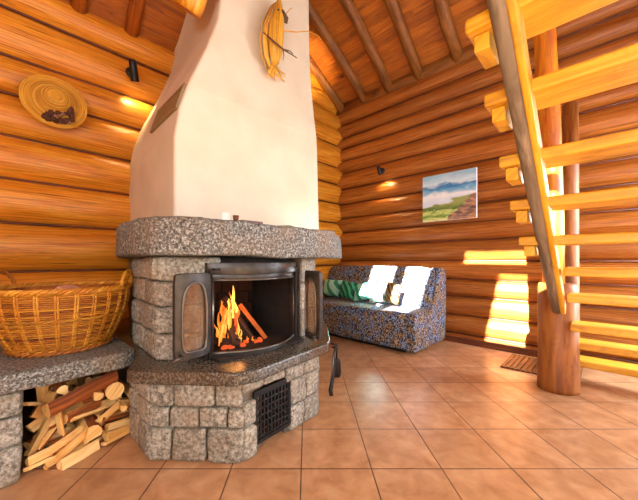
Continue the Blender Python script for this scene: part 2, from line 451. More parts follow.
LS = [0, .3, .6, .91, 1.28, 1.61, 1.93, 2.25, 2.53, 2.887, 3.15]
mb = MB()
for i in range(len(LS) - 1):
    z0, z1 = LS[i], LS[i + 1]
    log(mb, P(-2.6, DW), P(5.62, DW), (z0 + z1) / 2, (z1 - z0) / 2 * 1.06, .15, ED, random.uniform(.9, 1.08))
z = 3.15
while z < 4.9:
    s1 = 5.62 - max(0, (z + .1 - 3.5)) / .425
    if s1 - 2.1 > .2: log(mb, P(2.1, DW), P(s1, DW), z + .13, .14, .14, ED, random.uniform(.82, 1.0))
    z += .26
for z in LS[1:-1]: seam_shade(mb, P(-2.6, DW - .068 * R2), P(5.5, DW - .068 * R2), z, .010)
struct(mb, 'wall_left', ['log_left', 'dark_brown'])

def wall_holes(name, fixed, axis, a0, a1, z1, holes):
    mb = MB()
    pt = (lambda q, zz: P(fixed, q, zz)) if axis == 's' else (lambda q, zz: P(q, fixed, zz))
    e = (ED, ES) if axis == 's' else (ES, ED)
    xs = sorted({a0, a1, *[h[0] for h in holes], *[h[1] for h in holes]})
    for x0, x1 in zip(xs, xs[1:]):
        cuts = sorted([(h[2], h[3]) for h in holes if h[0] <= x0 + 1e-6 and h[1] >= x1 - 1e-6])
        zz = 0; segs = []
        for c0, c1 in cuts: segs.append((zz, c0)); zz = c1
        segs.append((zz, z1))
        for q0, q1 in segs:
            n = max(1, round((q1 - q0) / .28))
            for k in range(n):
                za = q0 + (q1 - q0) * k / n; zb = q0 + (q1 - q0) * (k + 1) / n
                mb.box(pt((x0 + x1) / 2, (za + zb) / 2), (e[0], e[1], EZ), ((x1 - x0) / 2 / R2 + .001, .09, (zb - za) / 2), tone=random.uniform(.85, 1.1))
    return struct(mb, name, 'log_left')
WIN_S = [(-2.2, -.6, 1.0, 2.1)]
WIN_D = [(-1.6, .6, .9, 2.3), (2.0, 4.4, .6, 2.4)]
wall_holes('wall_back', -2.72, 's', -3.2, 4.6, 3.6, WIN_S)
wall_holes('wall_front', -3.2, 'd', -2.7, 5.7, 3.6, WIN_D)
def window(n, c, e, hw, z0, z1, nrm):
    t = bpy.data.objects.new('window_%d' % n, None); C.objects.link(t); t.location = c + EZ * z0; t['kind'] = 'structure'
    bpy.context.view_layer.update()
    mb = MB(); zc = (z0 + z1) / 2; hz = (z1 - z0) / 2; w = .03
    for sg in (-1, 1):
        mb.box(c + e * sg * (hw - w) + EZ * zc, (e, nrm, EZ), (w, .04, hz)); mb.box(c + EZ * (zc + sg * (hz - w)), (e, nrm, EZ), (hw, .04, w))
    mb.build('window_frame', 'frame_white', t)
    mb = MB(); mb.box(c + EZ * zc, (e, nrm, EZ), (hw - w, .004, hz - w)); mb.build('pane', 'wglass', t)
k = 1
for a0, a1, z0, z1 in WIN_S: window(k, P(-2.72, (a0 + a1) / 2), ED, (a1 - a0) / 2 / R2, z0, z1, ES); k += 1
for a0, a1, z0, z1 in WIN_D: window(k, P((a0 + a1) / 2, -3.2), ES, (a1 - a0) / 2 / R2, z0, z1, ED); k += 1
window(k, P(SW, -1.65), ED, 1.9 / 2 / R2, .33, 2.16, ES)

# roof over the right half, boards running parallel to the right wall
def roof_z(s): return 3.50 + .425 * (5.5 - s)
mb = MB(); s = 5.8; nrm = Vector((ES.x * .515, ES.y * .515, .857)) 
sl = Vector((-ES.x * 1, -ES.y * 1, .425 * R2)).normalized(); up = sl.cross(ED).normalized()
if up.z < 0: up = -up
step = .155
while s > 1.45:
    sm = s - step / 2
    mb.box(P(sm, .75, roof_z(sm) + .02), (ED, sl, up), (8.1 / 2 / R2, step / 2 / R2 / .857 * .985, .012), tone=random.uniform(.84, 1.1)); s -= step
mb.box(P(3.6, .75, roof_z(3.6) + .055), (ED, sl, up), (8.1 / 2 / R2, 4.5 / 2 / R2 / .857, .012))
struct(mb, 'ceiling', 'board')
d2 = Vector((-ES.x, -ES.y, -.425 * R2)).normalized()
SUN_GAPS = [(-1.98, -.98, -1.12, -.40), (-.88, -.70, -.98, .16), (-2.2, -.95, 1.16, 1.70), (-2.1, -.95, .54, 1.0)]      # added unseen roof openings shaped to throw the sun patches: s0, s1, d0, d1
def back_z(s): return roof_z(1.5) - .425 * (1.5 - s)
mb = MB(); xs = sorted({-2.85, 1.5, *[h[0] for h in SUN_GAPS], *[h[1] for h in SUN_GAPS]}); ys = sorted({-3.3, 4.8, *[h[2] for h in SUN_GAPS], *[h[3] for h in SUN_GAPS]})
for x0, x1 in zip(xs, xs[1:]):
    for y0, y1 in zip(ys, ys[1:]):
        xm, ym = (x0 + x1) / 2, (y0 + y1) / 2
        if any(h[0] < xm < h[1] and h[2] < ym < h[3] for h in SUN_GAPS): continue
        mb.box(P(xm, ym, back_z(xm)), (ED, d2, ED.cross(d2)), ((y1 - y0) / 2 / R2 + .001, (x1 - x0) / 2 / R2 / .857 + .001, .02))
struct(mb, 'ceiling_back', 'board')
for i, (x0, x1, y0, y1) in enumerate(SUN_GAPS):
    xm, ym = (x0 + x1) / 2, (y0 + y1) / 2; c = P(xm, ym, back_z(xm)); hx_, hy_ = (y1 - y0) / 2 / R2, (x1 - x0) / 2 / R2 / .857
    t = bpy.data.objects.new('window_%d' % (20 + i), None); C.objects.link(t); t.location = c; t['kind'] = 'structure'; bpy.context.view_layer.update()  # frame and pane of an added sun opening
    mb = MB(); up3 = ED.cross(d2)
    for sg in (-1, 1):
        mb.box(c + ED * sg * hx_, (ED, d2, up3), (.015, hy_, .03)); mb.box(c + d2 * sg * hy_, (ED, d2, up3), (hx_, .015, .03))
    mb.build('window_frame', 'frame_white', t); mb = MB(); mb.box(c, (ED, d2, up3), (hx_, hy_, .003)); mb.build('pane', 'wglass', t)
# low roof over the left bay
mb = MB(); q = 4.7; d3 = Vector((-ED.x, -ED.y, .62 * R2)).normalized(); n3 = d3.cross(ES).normalized()
while q > 2.6:
    qm = q - .09
    mb.box(P(-.3, qm, 3.12 + .62 * (4.47 - qm)), (ES, d3, n3), (4.9 / 2 / R2, .18 / 2 / R2 / .75 * .98, .012), tone=random.uniform(.9, 1.1)); q -= .18
struct(mb, 'ceiling_left', 'board')
for i, sv in enumerate([1.15, .6, .0, -.7]):
    mb = MB(); pts = [P(sv, q, 3.06 + .62 * (4.47 - q)) for q in (4.5, 4.0, 3.4, 2.8)]
    mb.tube(pts, .06, 14, wob=.15); struct(mb, 'trim_%d' % (20 + i), 'board')
for i, dv in enumerate([4.36, 3.744, 3.116, 2.47, 1.784, 1.14, .5, -.14, -.8, -1.5]):
    mb = MB(); pts = [P(q, dv + .03 * math.sin(q * 2 + i), roof_z(q) - .045) for q in (5.6, 5.0, 4.4, 3.8, 3.2, 2.5, 1.6)]
    mb.tube(pts, [.068, .066, .064, .062, .06, .058, .056], 14, wob=.12); struct(mb, 'trim_%d' % (1 + i), 'rafter')
mb = MB(); pts = [P(SW - .06, q, 3.47) for q in (4.7, 3, 1.5, 0, -1.5, -3)]
mb.tube(pts, .10, 18, wob=.06); struct(mb, 'trim_11', 'rafter')
mb = MB(); pts = [P(1.5, q, roof_z(1.5) - .16) for q in (4.7, 3, 1.5, 0, -1.5, -3)]
mb.tube(pts, .13, 18, wob=.06); struct(mb, 'trim_12', 'rafter')
# purlin end beside the chimney
mb = MB(); mb.tube([P(1.36 + .1 * t, 3.20 - .75 * t, 2.90 + .75 * t) for t in (0, .06, .4, .8, 1.2)], [.108, .116, .12, .12, .122], 22, wob=.05)
tag(mb.build('roof_beam', 'log_left'), 'round honey-coloured log beam end poking out left of the white chimney', 'beam')

mb = MB(); mb.box(P(5.455, 1.9, .035), (ED, ES, EZ), (5.3 / 2 / R2, .012, .035)); struct(mb, 'baseboard_right', 'dark_brown', bevel=.004)

# ================================================================== FIREPLACE
def course(mb, p0, p1, nin, z0, z1, widths, depth=.10, gap=.007, bulge=0.0, mi=0, k=14, amp=.007):
    p0 = Vector((p0[0], p0[1], 0)); p1 = Vector((p1[0], p1[1], 0)); L = (p1 - p0).length; e = (p1 - p0).normalized()
    tot = sum(widths); x = 0
    for w in widths:
        w = w / tot * L
        c = p0 + e * (x + w / 2) + nin * (depth / 2 - bulge) + EZ * ((z0 + z1) / 2)
        mb.stone(c, (e, nin, EZ), (w / 2 - gap / 2, depth / 2, (z1 - z0) / 2 - gap / 2), mi, random.uniform(.86, 1.14), k=k, amp=amp)
        x += w
fp = thing('fireplace', P(2.0, 3.0, 0), 'white plastered corner fireplace with grey granite mantel and glowing wood fire', 'fireplace')
A = Vector((-.80, 1.50)); B = Vector((-.31, 1.475)); Cc = Vector((.075, 1.93)); D_ = Vector((.09, 2.6))
def xy(v): return Vector((v.x, v.y))
A0 = xy(P(.70, 4.4)); D0 = xy(P(3.1, 4.4)); D1 = xy(P(3.1, 2.95))
nF1 = Vector((0.05, 1, 0)).normalized(); nF2 = Vector((-(Cc - B).y, (Cc - B).x, 0)).normalized()
mb = MB(); ins = .03
mb.prism([A + Vector((.03, .03)), B + Vector((-.01, .035)), xy(P(1.36, 1.86)), xy(P(1.36, 2.3)), xy(P(1.60, 2.3)), xy(P(1.60, 1.86)), Cc + Vector((-.035, .01)), D_ + Vector((-.03, 0)), D1, D0, A0], 0.0, .395, mi=1)
AB = B - A
course(mb, A, B, nF1, 0, .165, [.9, 1.25, 1.3], bulge=.012)
course(mb, A + Vector((.0, 0)), B, nF1, .165, .265, [.75, 1.0, 1.0, .55], bulge=.0)
course(mb, A, B + Vector((-.01, 0)), nF1, .265, .395, [.7, 1.15, .75], bulge=-.005)
Bg = B + (Cc - B) * .13; Cg = B + (Cc - B) * .56
course(mb, B + Vector((-.01, 0)), Bg, nF2, 0, .165, [1], bulge=.014, depth=.12)
course(mb, B, Bg, nF2, .165, .29, [1], bulge=.004, depth=.12)
course(mb, B, B + (Cc - B) * .5, nF2, .335, .395, [1, 1.2], depth=.12)
course(mb, Cg, Cc, nF2, 0, .15, [1, 1.1], bulge=.0, depth=.12)
course(mb, Cg, Cc, nF2, .15, .30, [1.2, 1.0], depth=.12)
course(mb, B + (Cc - B) * .5, Cc, nF2, .30, .395, [1.2, 1.0], depth=.12)
nL = ES
course(mb, A, xy(P(.70, 2.75)), nL, 0, .165, [1, 1], bulge=.0, depth=.09)
course(mb, A, xy(P(.70, 2.75)), nL, .165, .28, [1.2, .8], depth=.09)
course(mb, A, xy(P(.70, 2.75)), nL, .28, .395, [.9, 1], depth=.09)
nR = Vector((-1, 0, 0))
for z0, z1 in ((0, .15), (.15, .28), (.28, .395)):
    course(mb, Cc, D_, nR, z0, z1, [1, random.uniform(.8, 1.3), 1], depth=.09)
course(mb, D_, D1, nR, 0, .395, [1, 1], depth=.09)
mb.build('hearth_base', ['stone', 'mortar'], fp)
# grate of the ash niche
mb = MB(); g0 = Bg; g1 = Cg; e = Vector(((g1 - g0).x, (g1 - g0).y, 0)); L = e.length; e.normalize(); p0 = Vector((g0.x, g0.y, 0)) + nF2 * .012
for i in range(10):
    mb.box(p0 + e * (L * (i + .5) / 10) + EZ * .185, (e, nF2, EZ), (.0045, .004, .125))
for j in range(7): mb.box(p0 + e * L / 2 + EZ * (.075 + .037 * j), (e, nF2, EZ), (L / 2, .004, .0045))
for sg in (0, 1): mb.box(p0 + e * L * sg + EZ * .185, (e, nF2, EZ), (.008, .007, .135))
for zz in (.055, .315): mb.box(p0 + e * L / 2 + EZ * zz, (e, nF2, EZ), (L / 2, .007, .01))
mb.build('air_grate', 'iron_dark', fp)
# hearth slab
slab = [Vector((-.865, 1.44)), Vector((-.82, 1.41)), Vector((-.33, 1.385)), Vector((-.24, 1.44)), Vector((.135, 1.90)), Vector((.155, 2.0)), Vector((.16, 2.6)), xy(P(3.15, 2.95)), xy(P(3.15, 4.38)), xy(P(.72, 4.38)), xy(P(.72, 2.6))]
rough_slab(slab, .412, .475, 'hearth_slab', 'granite_polished', fp, .004, .09, .012)
# left pillar
mb = MB(); a = Vector((-.80, 1.55)); b_ = Vector((-.56, 1.60)); l1 = Vector((-1.13, 1.93)); 
mb.prism([a + Vector((.03, .03)), b_ + Vector((-.01, .03)), xy(P(1.02, 2.25)), xy(P(1.3, 4.4)), xy(P(1.12, 4.4)), xy(P(.86, 3.3)), l1 + Vector((.03, .03))], .47, 1.02, mi=1)
e1 = (b_ - a); n1 = Vector((-e1.y, e1.x, 0)).normalized(); el = Vector(((l1 - a).x, (l1 - a).y, 0)).normalized(); nl = Vector((-el.y, el.x, 0)); nl = nl if nl.x > 0 else -nl
hs = [.47, .61, .755, .89, 1.02]; bul = [0, .0, .004, .012]
for i in range(4):
    aa = a + Vector((-.012 * (i == 3), 0)); bb = b_ + Vector((.09 if i == 3 else 0, .03 if i == 3 else 0))
    course(mb, aa, bb, n1, hs[i], hs[i + 1], [[1], [.55, .5], [1], [1]][i], depth=.13, k=9, bulge=bul[i], amp=.012)
    course(mb, a + Vector((0, .02)), l1, nl, hs[i], hs[i + 1], [[1, 1], [1.2, .8], [.8, 1], [1, .7]][i], depth=.12, k=9, amp=.012)
mb.build('stone_pillar', ['stone', 'mortar'], fp)
# right pier and back masonry
mb = MB(); mb.prism([xy(P(2.02, 2.12)), xy(P(2.28, 2.18)), xy(P(3.02, 2.95)), xy(P(3.02, 4.4)), xy(P(2.02, 4.4))], .47, 1.02, mi=1)
for z0, z1 in ((.47, .65), (.65, .84), (.84, 1.02)):
    course(mb, xy(P(2.02, 2.10)), xy(P(2.28, 2.16)), ED, z0, z1, [1], depth=.1)
    course(mb, xy(P(2.28, 2.16)), xy(P(3.04, 2.93)), Vector((-1, 0, 0)), z0, z1, [1, 1, 1], depth=.1)
mb.build('stone_pier', ['stone', 'mortar'], fp)
# mantel
mant = [xy(P(.80, 3.50)), Vector((-1.185, 1.88)), Vector((-1.15, 1.80)), Vector((-.86, 1.50)), Vector((-.74, 1.445)), Vector((-.50, 1.45)), Vector((.15, 2.09)), Vector((.20, 2.16)), Vector((.335, 2.95)), Vector((.30, 3.08)), xy(P(3.35, 4.36)), xy(P(.98, 4.36))]
rough_slab(mant, 1.02, 1.208, 'mantel', 'granite', fp, .014, .05, .02)
# chimney hood
prof = [(1.19, 1.13, 2.93, 3.19), (1.84, 1.13, 2.93, 3.16), (2.05, 1.18, 2.93, 3.15), (2.24, 1.27, 2.94, 3.145), (2.59, 1.49, 3.01, 3.14), (2.90, 1.66, 3.06, 3.14), (3.2, 1.72, 3.08, 3.14), (3.7, 1.74, 3.09, 3.14), (5.0, 1.76, 3.1, 3.14)]
mb = MB(); vs = []; fs = []
for z, sl_, df, sr in prof: vs += [P(sl_, 4.44, z), P(sl_, df, z), P(sr, df, z), P(sr, 4.44, z)]
for i in range(len(prof) - 1):
    for k in range(4): fs.append([4 * i + k, 4 * i + (k + 1) % 4, 4 * i + 4 + (k + 1) % 4, 4 * i + 4 + k])
fs += [[3, 2, 1, 0], [4 * len(prof) - 4 + k for k in range(4)]]
mb.add(vs, fs, [[(0, 0)] * 4] * len(fs), smooth=False)
mb.build('chimney_hood', 'plaster', fp, bevel=.018, segs=3)
# vent on the sloping side
def side_pt(d, z): 
    for (z0, s0, *_), (z1, s1, *_) in zip(prof, prof[1:]):
        if z0 <= z <= z1: return P(s0 + (s1 - s0) * (z - z0) / (z1 - z0), d, z)
va, vb, vc, vd = side_pt(3.68, 2.04), side_pt(2.98, 2.06), side_pt(2.98, 2.22), side_pt(3.68, 2.22)
ex = (vb - va).normalized(); ey = (vd - va); ey = (ey - ex * ey.dot(ex)).normalized(); nn = ex.cross(ey).normalized()
if nn.dot(ES) > 0: nn = -nn
cen = (va + vb + vc + vd) / 4; hw = (vb - va).length / 2; hh = (vd - va).length / 2
mb = MB()
for sg in (-1, 1):
    mb.box(cen + ex * sg * hw + nn * .006, (ex, ey, nn), (.012, hh, .012)); mb.box(cen + ey * sg * hh + nn * .006, (ex, ey, nn), (hw + .012, .012, .012))
for i in range(6): mb.box(cen + ey * hh * (-.78 + 1.56 * i / 5) + nn * .006, (ex, (ey + nn * .6).normalized(), (nn - ey * .6).normalized()), (hw, .013, .003))
mb.box(cen, (ex, ey, nn), (hw, hh, .002), tone=.6)
mb.build('vent_grille', 'vent', fp, bevel=.002)
# firebox: curved face, lining, doors
def arc_d(s): return 1.93 + .2 * ((s - 1.5) / .45) ** 2
SS = [1.05 + .9 * i / 16 for i in range(17)]
def arc_strip(mb, z0, z1, th, off=0.0, s0=1.05, s1=1.95, lean=0.0, mi=0):
    n = 16; vs = []; fs = []
    for i in range(n + 1):
        s = s0 + (s1 - s0) * i / n; d = arc_d(s) + off
        vs += [P(s, d, z0), P(s, d + lean, z1), P(s, d + th + lean, z1), P(s, d + th, z0)]
    for i in range(n):
        for k in range(4): fs.append([4 * i + k, 4 * i + 4 + k, 4 * i + 4 + (k + 1) % 4, 4 * i + (k + 1) % 4])
    fs += [[0, 1, 2, 3], [4 * n + 3, 4 * n + 2, 4 * n + 1, 4 * n]]
    mb.add(vs, fs, [[(0, 0)] * 4] * len(fs), mi, 1, True)
mb = MB()
arc_strip(mb, .925, .985, .05, -.03, lean=.0)          # top lintel
arc_strip(mb, .985, 1.018, .05, .04, lean=.10)
arc_strip(mb, .893, .925, .03, .0)
arc_strip(mb, .476, .506, .05, -.01)
for s0, s1 in ((1.05, 1.085), (1.895, 1.95)):
    arc_strip(mb, .49, .93, .04, 0, s0, s1)
mb.build('firebox_frame', 'iron', fp, bevel=.003)
mb = MB(); arc_strip(mb, .497, .512, .012, -.016, 1.08, 1.91); arc_strip(mb, .888, .897, .012, -.014, 1.08, 1.91)
for s0 in (1.08, 1.895): arc_strip(mb, .50, .895, .012, -.014, s0, s0 + .015)
mb.build('frame_trim', 'steel', fp)
mb = MB()
mb.box(P(1.5, 2.42, .484), (ES, ED, EZ), (.30, .32, .008)); mb.box(P(1.5, 2.42, .95), (ES, ED, EZ), (.30, .27, .006))
mb.box(P(1.07, 2.45, .71), (ES, ED, EZ), (.008, .26, .24)); mb.box(P(1.94, 2.45, .71), (ES, ED, EZ), (.008, .26, .24))
mb.box(P(1.5, 2.80, .71), (ES, ED, EZ), (.31, .008, .24))
mb.build('firebox_lining', 'soot', fp)
mb = MB()
for r in range(4):
    for c in range(4):
        x = 1.12 + .78 * (c + .5 + (.25 if r % 2 else -.0)) / 4.25
        mb.box(P(x, 2.77, .54 + .09 * r), (ES, ED, EZ), (.062, .012, .042), tone=random.uniform(.7, 1.1))
mb.build('firebrick_back', 'firebrick', fp, bevel=.003)

def door(hinge, tip, side, name):
    h = Vector((hinge[0], hinge[1], 0)); t = Vector((tip[0], tip[1], 0)); e = (t - h); L = e.length; e.normalize(); n = Vector((-e.y, e.x, 0)); n = n if n.y < 0 else -n
    o = MB(); z0, z1 = .515, .935; N = 12
    def pt(x, z, off=0):      # the panel is gently curved
        return h + e * (L * x) + n * (off + .018 * math.sin(PI * x)) + EZ * z
    # frame ring with arched opening
    inner = []; outer = []
    K = 40
    for k in range(K):
        th = 2 * PI * k / K; cx, cz = math.cos(th), math.sin(th)
        q = (abs(cx) ** 8 + abs(cz) ** 8) ** (-1 / 8); outer.append((.5 + .5 * min(1, max(-1, cx * q * 1.04)), (z0 + z1) / 2 + (z1 - z0) / 2 * min(1, max(-1, cz * q * 1.04))))
        pw = 2.6 if cz > 0 else 7
        q2 = (abs(cx) ** pw + abs(cz) ** pw) ** (-1 / pw); inner.append((.5 + .34 * cx * q2, (z0 + z1) / 2 - .005 + .168 * cz * q2))
    vs = []; fs = []
    for k in range(K):
        vs += [pt(*outer[k], .012), pt(*inner[k], .012), pt(*inner[k], -.012), pt(*outer[k], -.012)]
    for k in range(K):
        j = (k + 1) % K
        for m in range(4): fs.append([4 * k + m, 4 * j + m, 4 * j + (m + 1) % 4, 4 * k + (m + 1) % 4])
    o.add(vs, fs, [[(0, 0)] * 4] * len(fs), smooth=False)
    dr = o.build(name, 'iron', fp, bevel=.003)
    o = MB(); ring = [pt(*inner[k], .014) for k in range(K)]; o.tube(ring, .006, 8, closed=True); o.build('glass_rim', 'steel', dr)
    o = MB(); vs = [pt(*q, 0) for q in inner]; c = sum(vs, Vector()) / K
    o.add(vs + [c], [[k, (k + 1) % K, K] for k in range(K)], [[(0, 0)] * 3] * K, smooth=False); o.build('glass_pane', 'glass', dr, solid=.004)
    for zz in (z0 + .06, z1 - .06):
        o = MB(); o.tube([h + n * .0 + EZ * (zz - .025), h + EZ * (zz + .025)], .011, 10)
        o.build('hinge', 'iron_dark', dr)
    o = MB(); hp = pt(.90, z0 + .03, .02); o.tube([hp, hp + n * .025, hp + n * .035 + e * .03, hp + n * .03 + e * .05 - EZ * .01], .007, 8); o.build('handle', 'steel', dr)
door((-.510, 1.570), (-.632, 1.420), 0, 'firebox_door')
door((-.005, 1.93), (.085, 1.78), 1, 'firebox_door')

# burning wood and flames
def stick(mb, a, b, r, kind='tri', mi=0, mi2=1, tn=1.0, roll=0.0, taper=.9):
    """a split piece: bark on the round side, pale split faces"""
    a = Vector(a); b = Vector(b); t = (b - a).normalized(); u = EZ if abs(t.z) < .8 else Vector((1, 0, 0))
    x = t.cross(u).normalized(); y = x.cross(t)
    if kind == 'tri': ang = [0, 1.9, 2.35, 2.8, 3.25, 3.7, 4.15]; rad = [1.0, .95, 1.02, 1.05, 1.05, 1.02, .95]; bark = (1, 2, 3, 4, 5)
    elif kind == 'slab': ang = [.35, 2.8, 3.5, 5.95]; rad = [1, 1, 1, 1]; bark = ()
    elif kind == 'half': ang = [0, .55, 1.1, 1.65, 2.2, 2.75, 3.14]; rad = [1] * 7; bark = (0, 1, 2, 3, 4, 5)
    else: ang = [2 * PI * k / 12 for k in range(12)]; rad = [1] * 12; bark = range(12)
    n = len(ang); NS = 5; vs = []; off = random.random() * 30; sd = random.random() * 99
    for i in range(NS):
        p = a.lerp(b, i / (NS - 1)) + noise.noise_vector(Vector((sd, i * .5, 0))) * r * .18
        for k in range(n):
            rr = r * rad[k] * (1 + .12 * noise.noise(Vector((sd, k * 1.7, i * .6)))) * (1 if i < NS - 1 else taper)
            vs.append(p + (x * math.cos(ang[k] + roll) + y * math.sin(ang[k] + roll)) * rr)
    L = (b - a).length
    for i in range(NS - 1):
        for k in range(n):
            k2 = (k + 1) % n; l0 = off + L * i / 4; l1 = off + L * (i + 1) / 4; v0 = k * .03 + off; v1 = v0 + .03
            mb.add([vs[i * n + k], vs[i * n + k2], vs[(i + 1) * n + k2], vs[(i + 1) * n + k]], [[0, 1, 2, 3]], [[(l0, v0), (l0, v1), (l1, v1), (l1, v0)]], mi2 if k in bark else mi, tn, False)
    for base, rev in ((0, 0), ((NS - 1) * n, 1)):
        idx = [vs[base + k] for k in range(n)]
        mb.add(idx if rev else idx[::-1], [list(range(n))], [[(off + q.x, q.z * 2) for q in idx]], mi, tn, False)
def burn(a, b, r, name, label):
    mb = MB(); stick(mb, a, b, r, 'tri', 0, 1, roll=random.random() * 6); tag(mb.build(name, ['char', 'char']), label, 'log', 'burning logs in the firebox')
mb = MB(); stick(mb, on_d(240, 304, 2.32), on_d(266, 338, 2.18), .017, 'tri', 0, 1, roll=1.0); 
M['hot_split'] = flat('hot_split_face', srgb(170, 90, 34), .8, em=(1, .22, .03, 1), es=.10, noise_amt=.4, scale=20)
tag(mb.build('burning_log', ['hot_split', 'char']), 'orange glowing split log leaning right out of the flames', 'log')
burn(on_d(222, 300, 2.45), on_d(252, 343, 2.22), .035, 'burning_log', 'charred black log leaning behind the glowing log in the fire')
burn(on_d(214, 340, 2.30), on_d(240, 342, 2.15), .028, 'burning_log', 'charred log lying at the foot of the flames')
burn(on_d(245, 310, 2.55), on_d(218, 338, 2.35), .03, 'burning_log', 'dark log leaning left at the back of the fire')
burn(on_d(228, 318, 2.36), on_d(236, 345, 2.14), .026, 'burning_log', 'short charred log standing in the middle of the flames')
mb = MB()
for i in range(16):
    p = on_d(random.uniform(216, 262), 342, random.uniform(2.12, 2.4)); p.z = .500
    mb.stone(p, (ES, ED, EZ), (random.uniform(.012, .024),) * 2 + (random.uniform(.008, .014),), n=2, k=3)
tag(mb.build('embers', 'ember'), 'bed of red embers under the burning logs', 'embers', kind='stuff')
fl = MB()
def tongue(mb, u, v0, v1, d, r, mi=0, lean=0):
    a = on_d(u, v0, d); b = on_d(u + lean, v1, d); n = 9; pts = []; rr = []; sd = random.random() * 60
    for i in range(n):
        t = i / (n - 1); p = a.lerp(b, t); p += noise.noise_vector(Vector((sd, t * 2.6, 0))) * .035 * t ** .5
        pts.append(p); rr.append(max(.001, r * (math.sin(PI * min(1, .18 + t * .82)) ** .9)))
    mb.tube(pts, rr, 8, mi=mi, squash=(1, .6))
for i in range(30):
    u = random.gauss(228, 7); top = 286 + abs(u - 232) * 1.5 + random.uniform(0, 20); core = abs(u - 232) < 5 and random.random() < .6
    tongue(fl, u, min(344, top + random.uniform(16, 34)), top, random.uniform(2.18, 2.42), random.uniform(.005, .011), 1 if core and top < 300 else 0, random.uniform(-3, 4))
for u, v, t in [(240, 345, 330), (246, 345, 334), (236, 346, 326), (219, 346, 328), (252, 345, 337)]: tongue(fl, u, v, t, 2.2, .009, 0, 2)
tag(fl.build('flames', ['flame', 'flame_core']), 'orange and yellow flames rising on the left of the open firebox', 'flames', kind='stuff')

# ================================================================== STONE BENCH + BASKET + FIREWOOD
bn = thing('stone_bench', P(.0, 3.4, 0), 'low granite ledge on a stone block leg left of the fireplace, holding the basket', 'ledge')
rough_slab([xy(P(-1.6, 2.60)), xy(P(.62, 2.60)), xy(P(.72, 2.66)), xy(P(.72, 4.38)), xy(P(-1.6, 4.38))], .415, .50, 'ledge_slab', 'granite', bn, .006, .07, .012)
mb = MB(); mb.prism([xy(P(-1.4, 2.68)), xy(P(.02, 2.68)), xy(P(.02, 4.36)), xy(P(-1.4, 4.36))], 0, .415, mi=1)
for z0, z1, w in ((0, .17, [1, .8, 1]), (.17, .30, [.8, 1, .7]), (.30, .412, [1, 1, 1.2])):
    course(mb, xy(P(-1.42, 2.63)), xy(P(.07, 2.63)), ED, z0, z1, w, depth=.12)
    course(mb, xy(P(.07, 2.66)), xy(P(.07, 4.3)), -ES, z0, z1, [1, 1, 1, 1.2], depth=.1)
mb.build('block_leg', ['stone', 'mortar'], bn)

bc = Vector((-1.43, 1.76, .502))
bk = thing('wicker_basket', bc, 'big round wicker basket with two handles standing on the granite ledge', 'basket')
def brad(t): return .225 + .105 * math.sin(t * PI / 2) ** 1.0 
H = .32
mb = MB()
nst = 26
for k in range(nst):       # upright stakes in pairs
    th = 2 * PI * k / nst
    for dth in (-.018, .018):
        pts = [bc + Vector((math.cos(th + dth) * brad(t) * 1.012, math.sin(th + dth) * brad(t) * 1.012, .01 + H * t)) for t in [i / 8 for i in range(9)]]
        mb.tube(pts, .0055, 6)
mb.build('stake_weave', 'wicker', bk)
mb = MB(); rows = 30
for r in range(rows):
    t = (r + .5) / rows; pts = []; n = nst * 4; rr = .0046
    if r == 17: continue
    for i in range(n):
        th = 2 * PI * i / n; w = .0055 * math.cos(th * nst / 1 + (PI if r % 2 else 0))
        rad = brad(t) + w; pts.append(bc + Vector((math.cos(th) * rad, math.sin(th) * rad, .008 + H * t)))
    mb.tube(pts, rr, 6, closed=True, tone=random.uniform(.8, 1.15), mi=0 if random.random() < .8 else 1)
mb.build('woven_side', ['weave', 'wicker_dark'], bk)
mb = MB(); mb.lathe([(0, .006), (.22, .006), (.22, .02), (0, .02)], bc, n=30)
mb.lathe([(brad(t) - .012, .01 + H * t) for t in [i / 10 for i in range(11)]] + [(brad(t) - .02, .01 + H * t) for t in [1 - i / 10 for i in range(11)]], bc, n=40)
mb.build('lining', 'wicker_dark', bk)
def coil(rad, z, r, ph, turns, mi=0):
    n = 180; return [bc + Vector((math.cos(2 * PI * i / n) * (rad + r * math.cos(turns * 2 * PI * i / n + ph)), math.sin(2 * PI * i / n) * (rad + r * math.cos(turns * 2 * PI * i / n + ph)), z + r * math.sin(turns * 2 * PI * i / n + ph))) for i in range(n)]
mb = MB()
for ph in (0, 2.1, 4.2): mb.tube(coil(brad(1) + .003, H + .018, .009, ph, 26), .0085, 7, closed=True, tone=random.uniform(.9, 1.2))
for ph in (0, 3.1): mb.tube(coil(brad(.0) + .008, .012, .007, ph, 20), .008, 7, closed=True, mi=1)
for ph in (0, 3.1): mb.tube(coil(brad(.565) + .006, H * .565 + .008, .005, ph, 26), .0055, 6, closed=True, tone=.8)
mb.build('braided_rim', ['wicker', 'wicker_dark'], bk)
for k, th0 in enumerate((math.radians(16), math.radians(186))):
    mb = MB()
    for ph in (0, 3.14):
        pts = []
        for i in range(25):
            a = PI * i / 24; th = th0 + .26 * math.cos(a)
            rr = brad(1) + .01 + .006 * math.cos(9 * a + ph); pts.append(bc + Vector((math.cos(th) * rr, math.sin(th) * rr, H + .01 + .10 * math.sin(a) + .006 * math.sin(9 * a + ph))))
        mb.tube(pts, .008, 7, mi=0)
    mb.build('basket_handle', 'wicker_dark' if k else 'wicker', bk)
def blob(c, h, k=3, amp=.02, mi=0, n=6, freq=14):
    mb = MB(); mb.stone(c, (ES, ED, EZ), h, mi, 1, n=n, k=k, amp=amp, freq=freq); return mb
tag(blob(bc + Vector((.02, .02, .30)), (.06, .05, .045), amp=.03).build('crumpled_paper', 'paper'), 'crumpled pinkish paper sticking out of the wicker basket', 'paper')
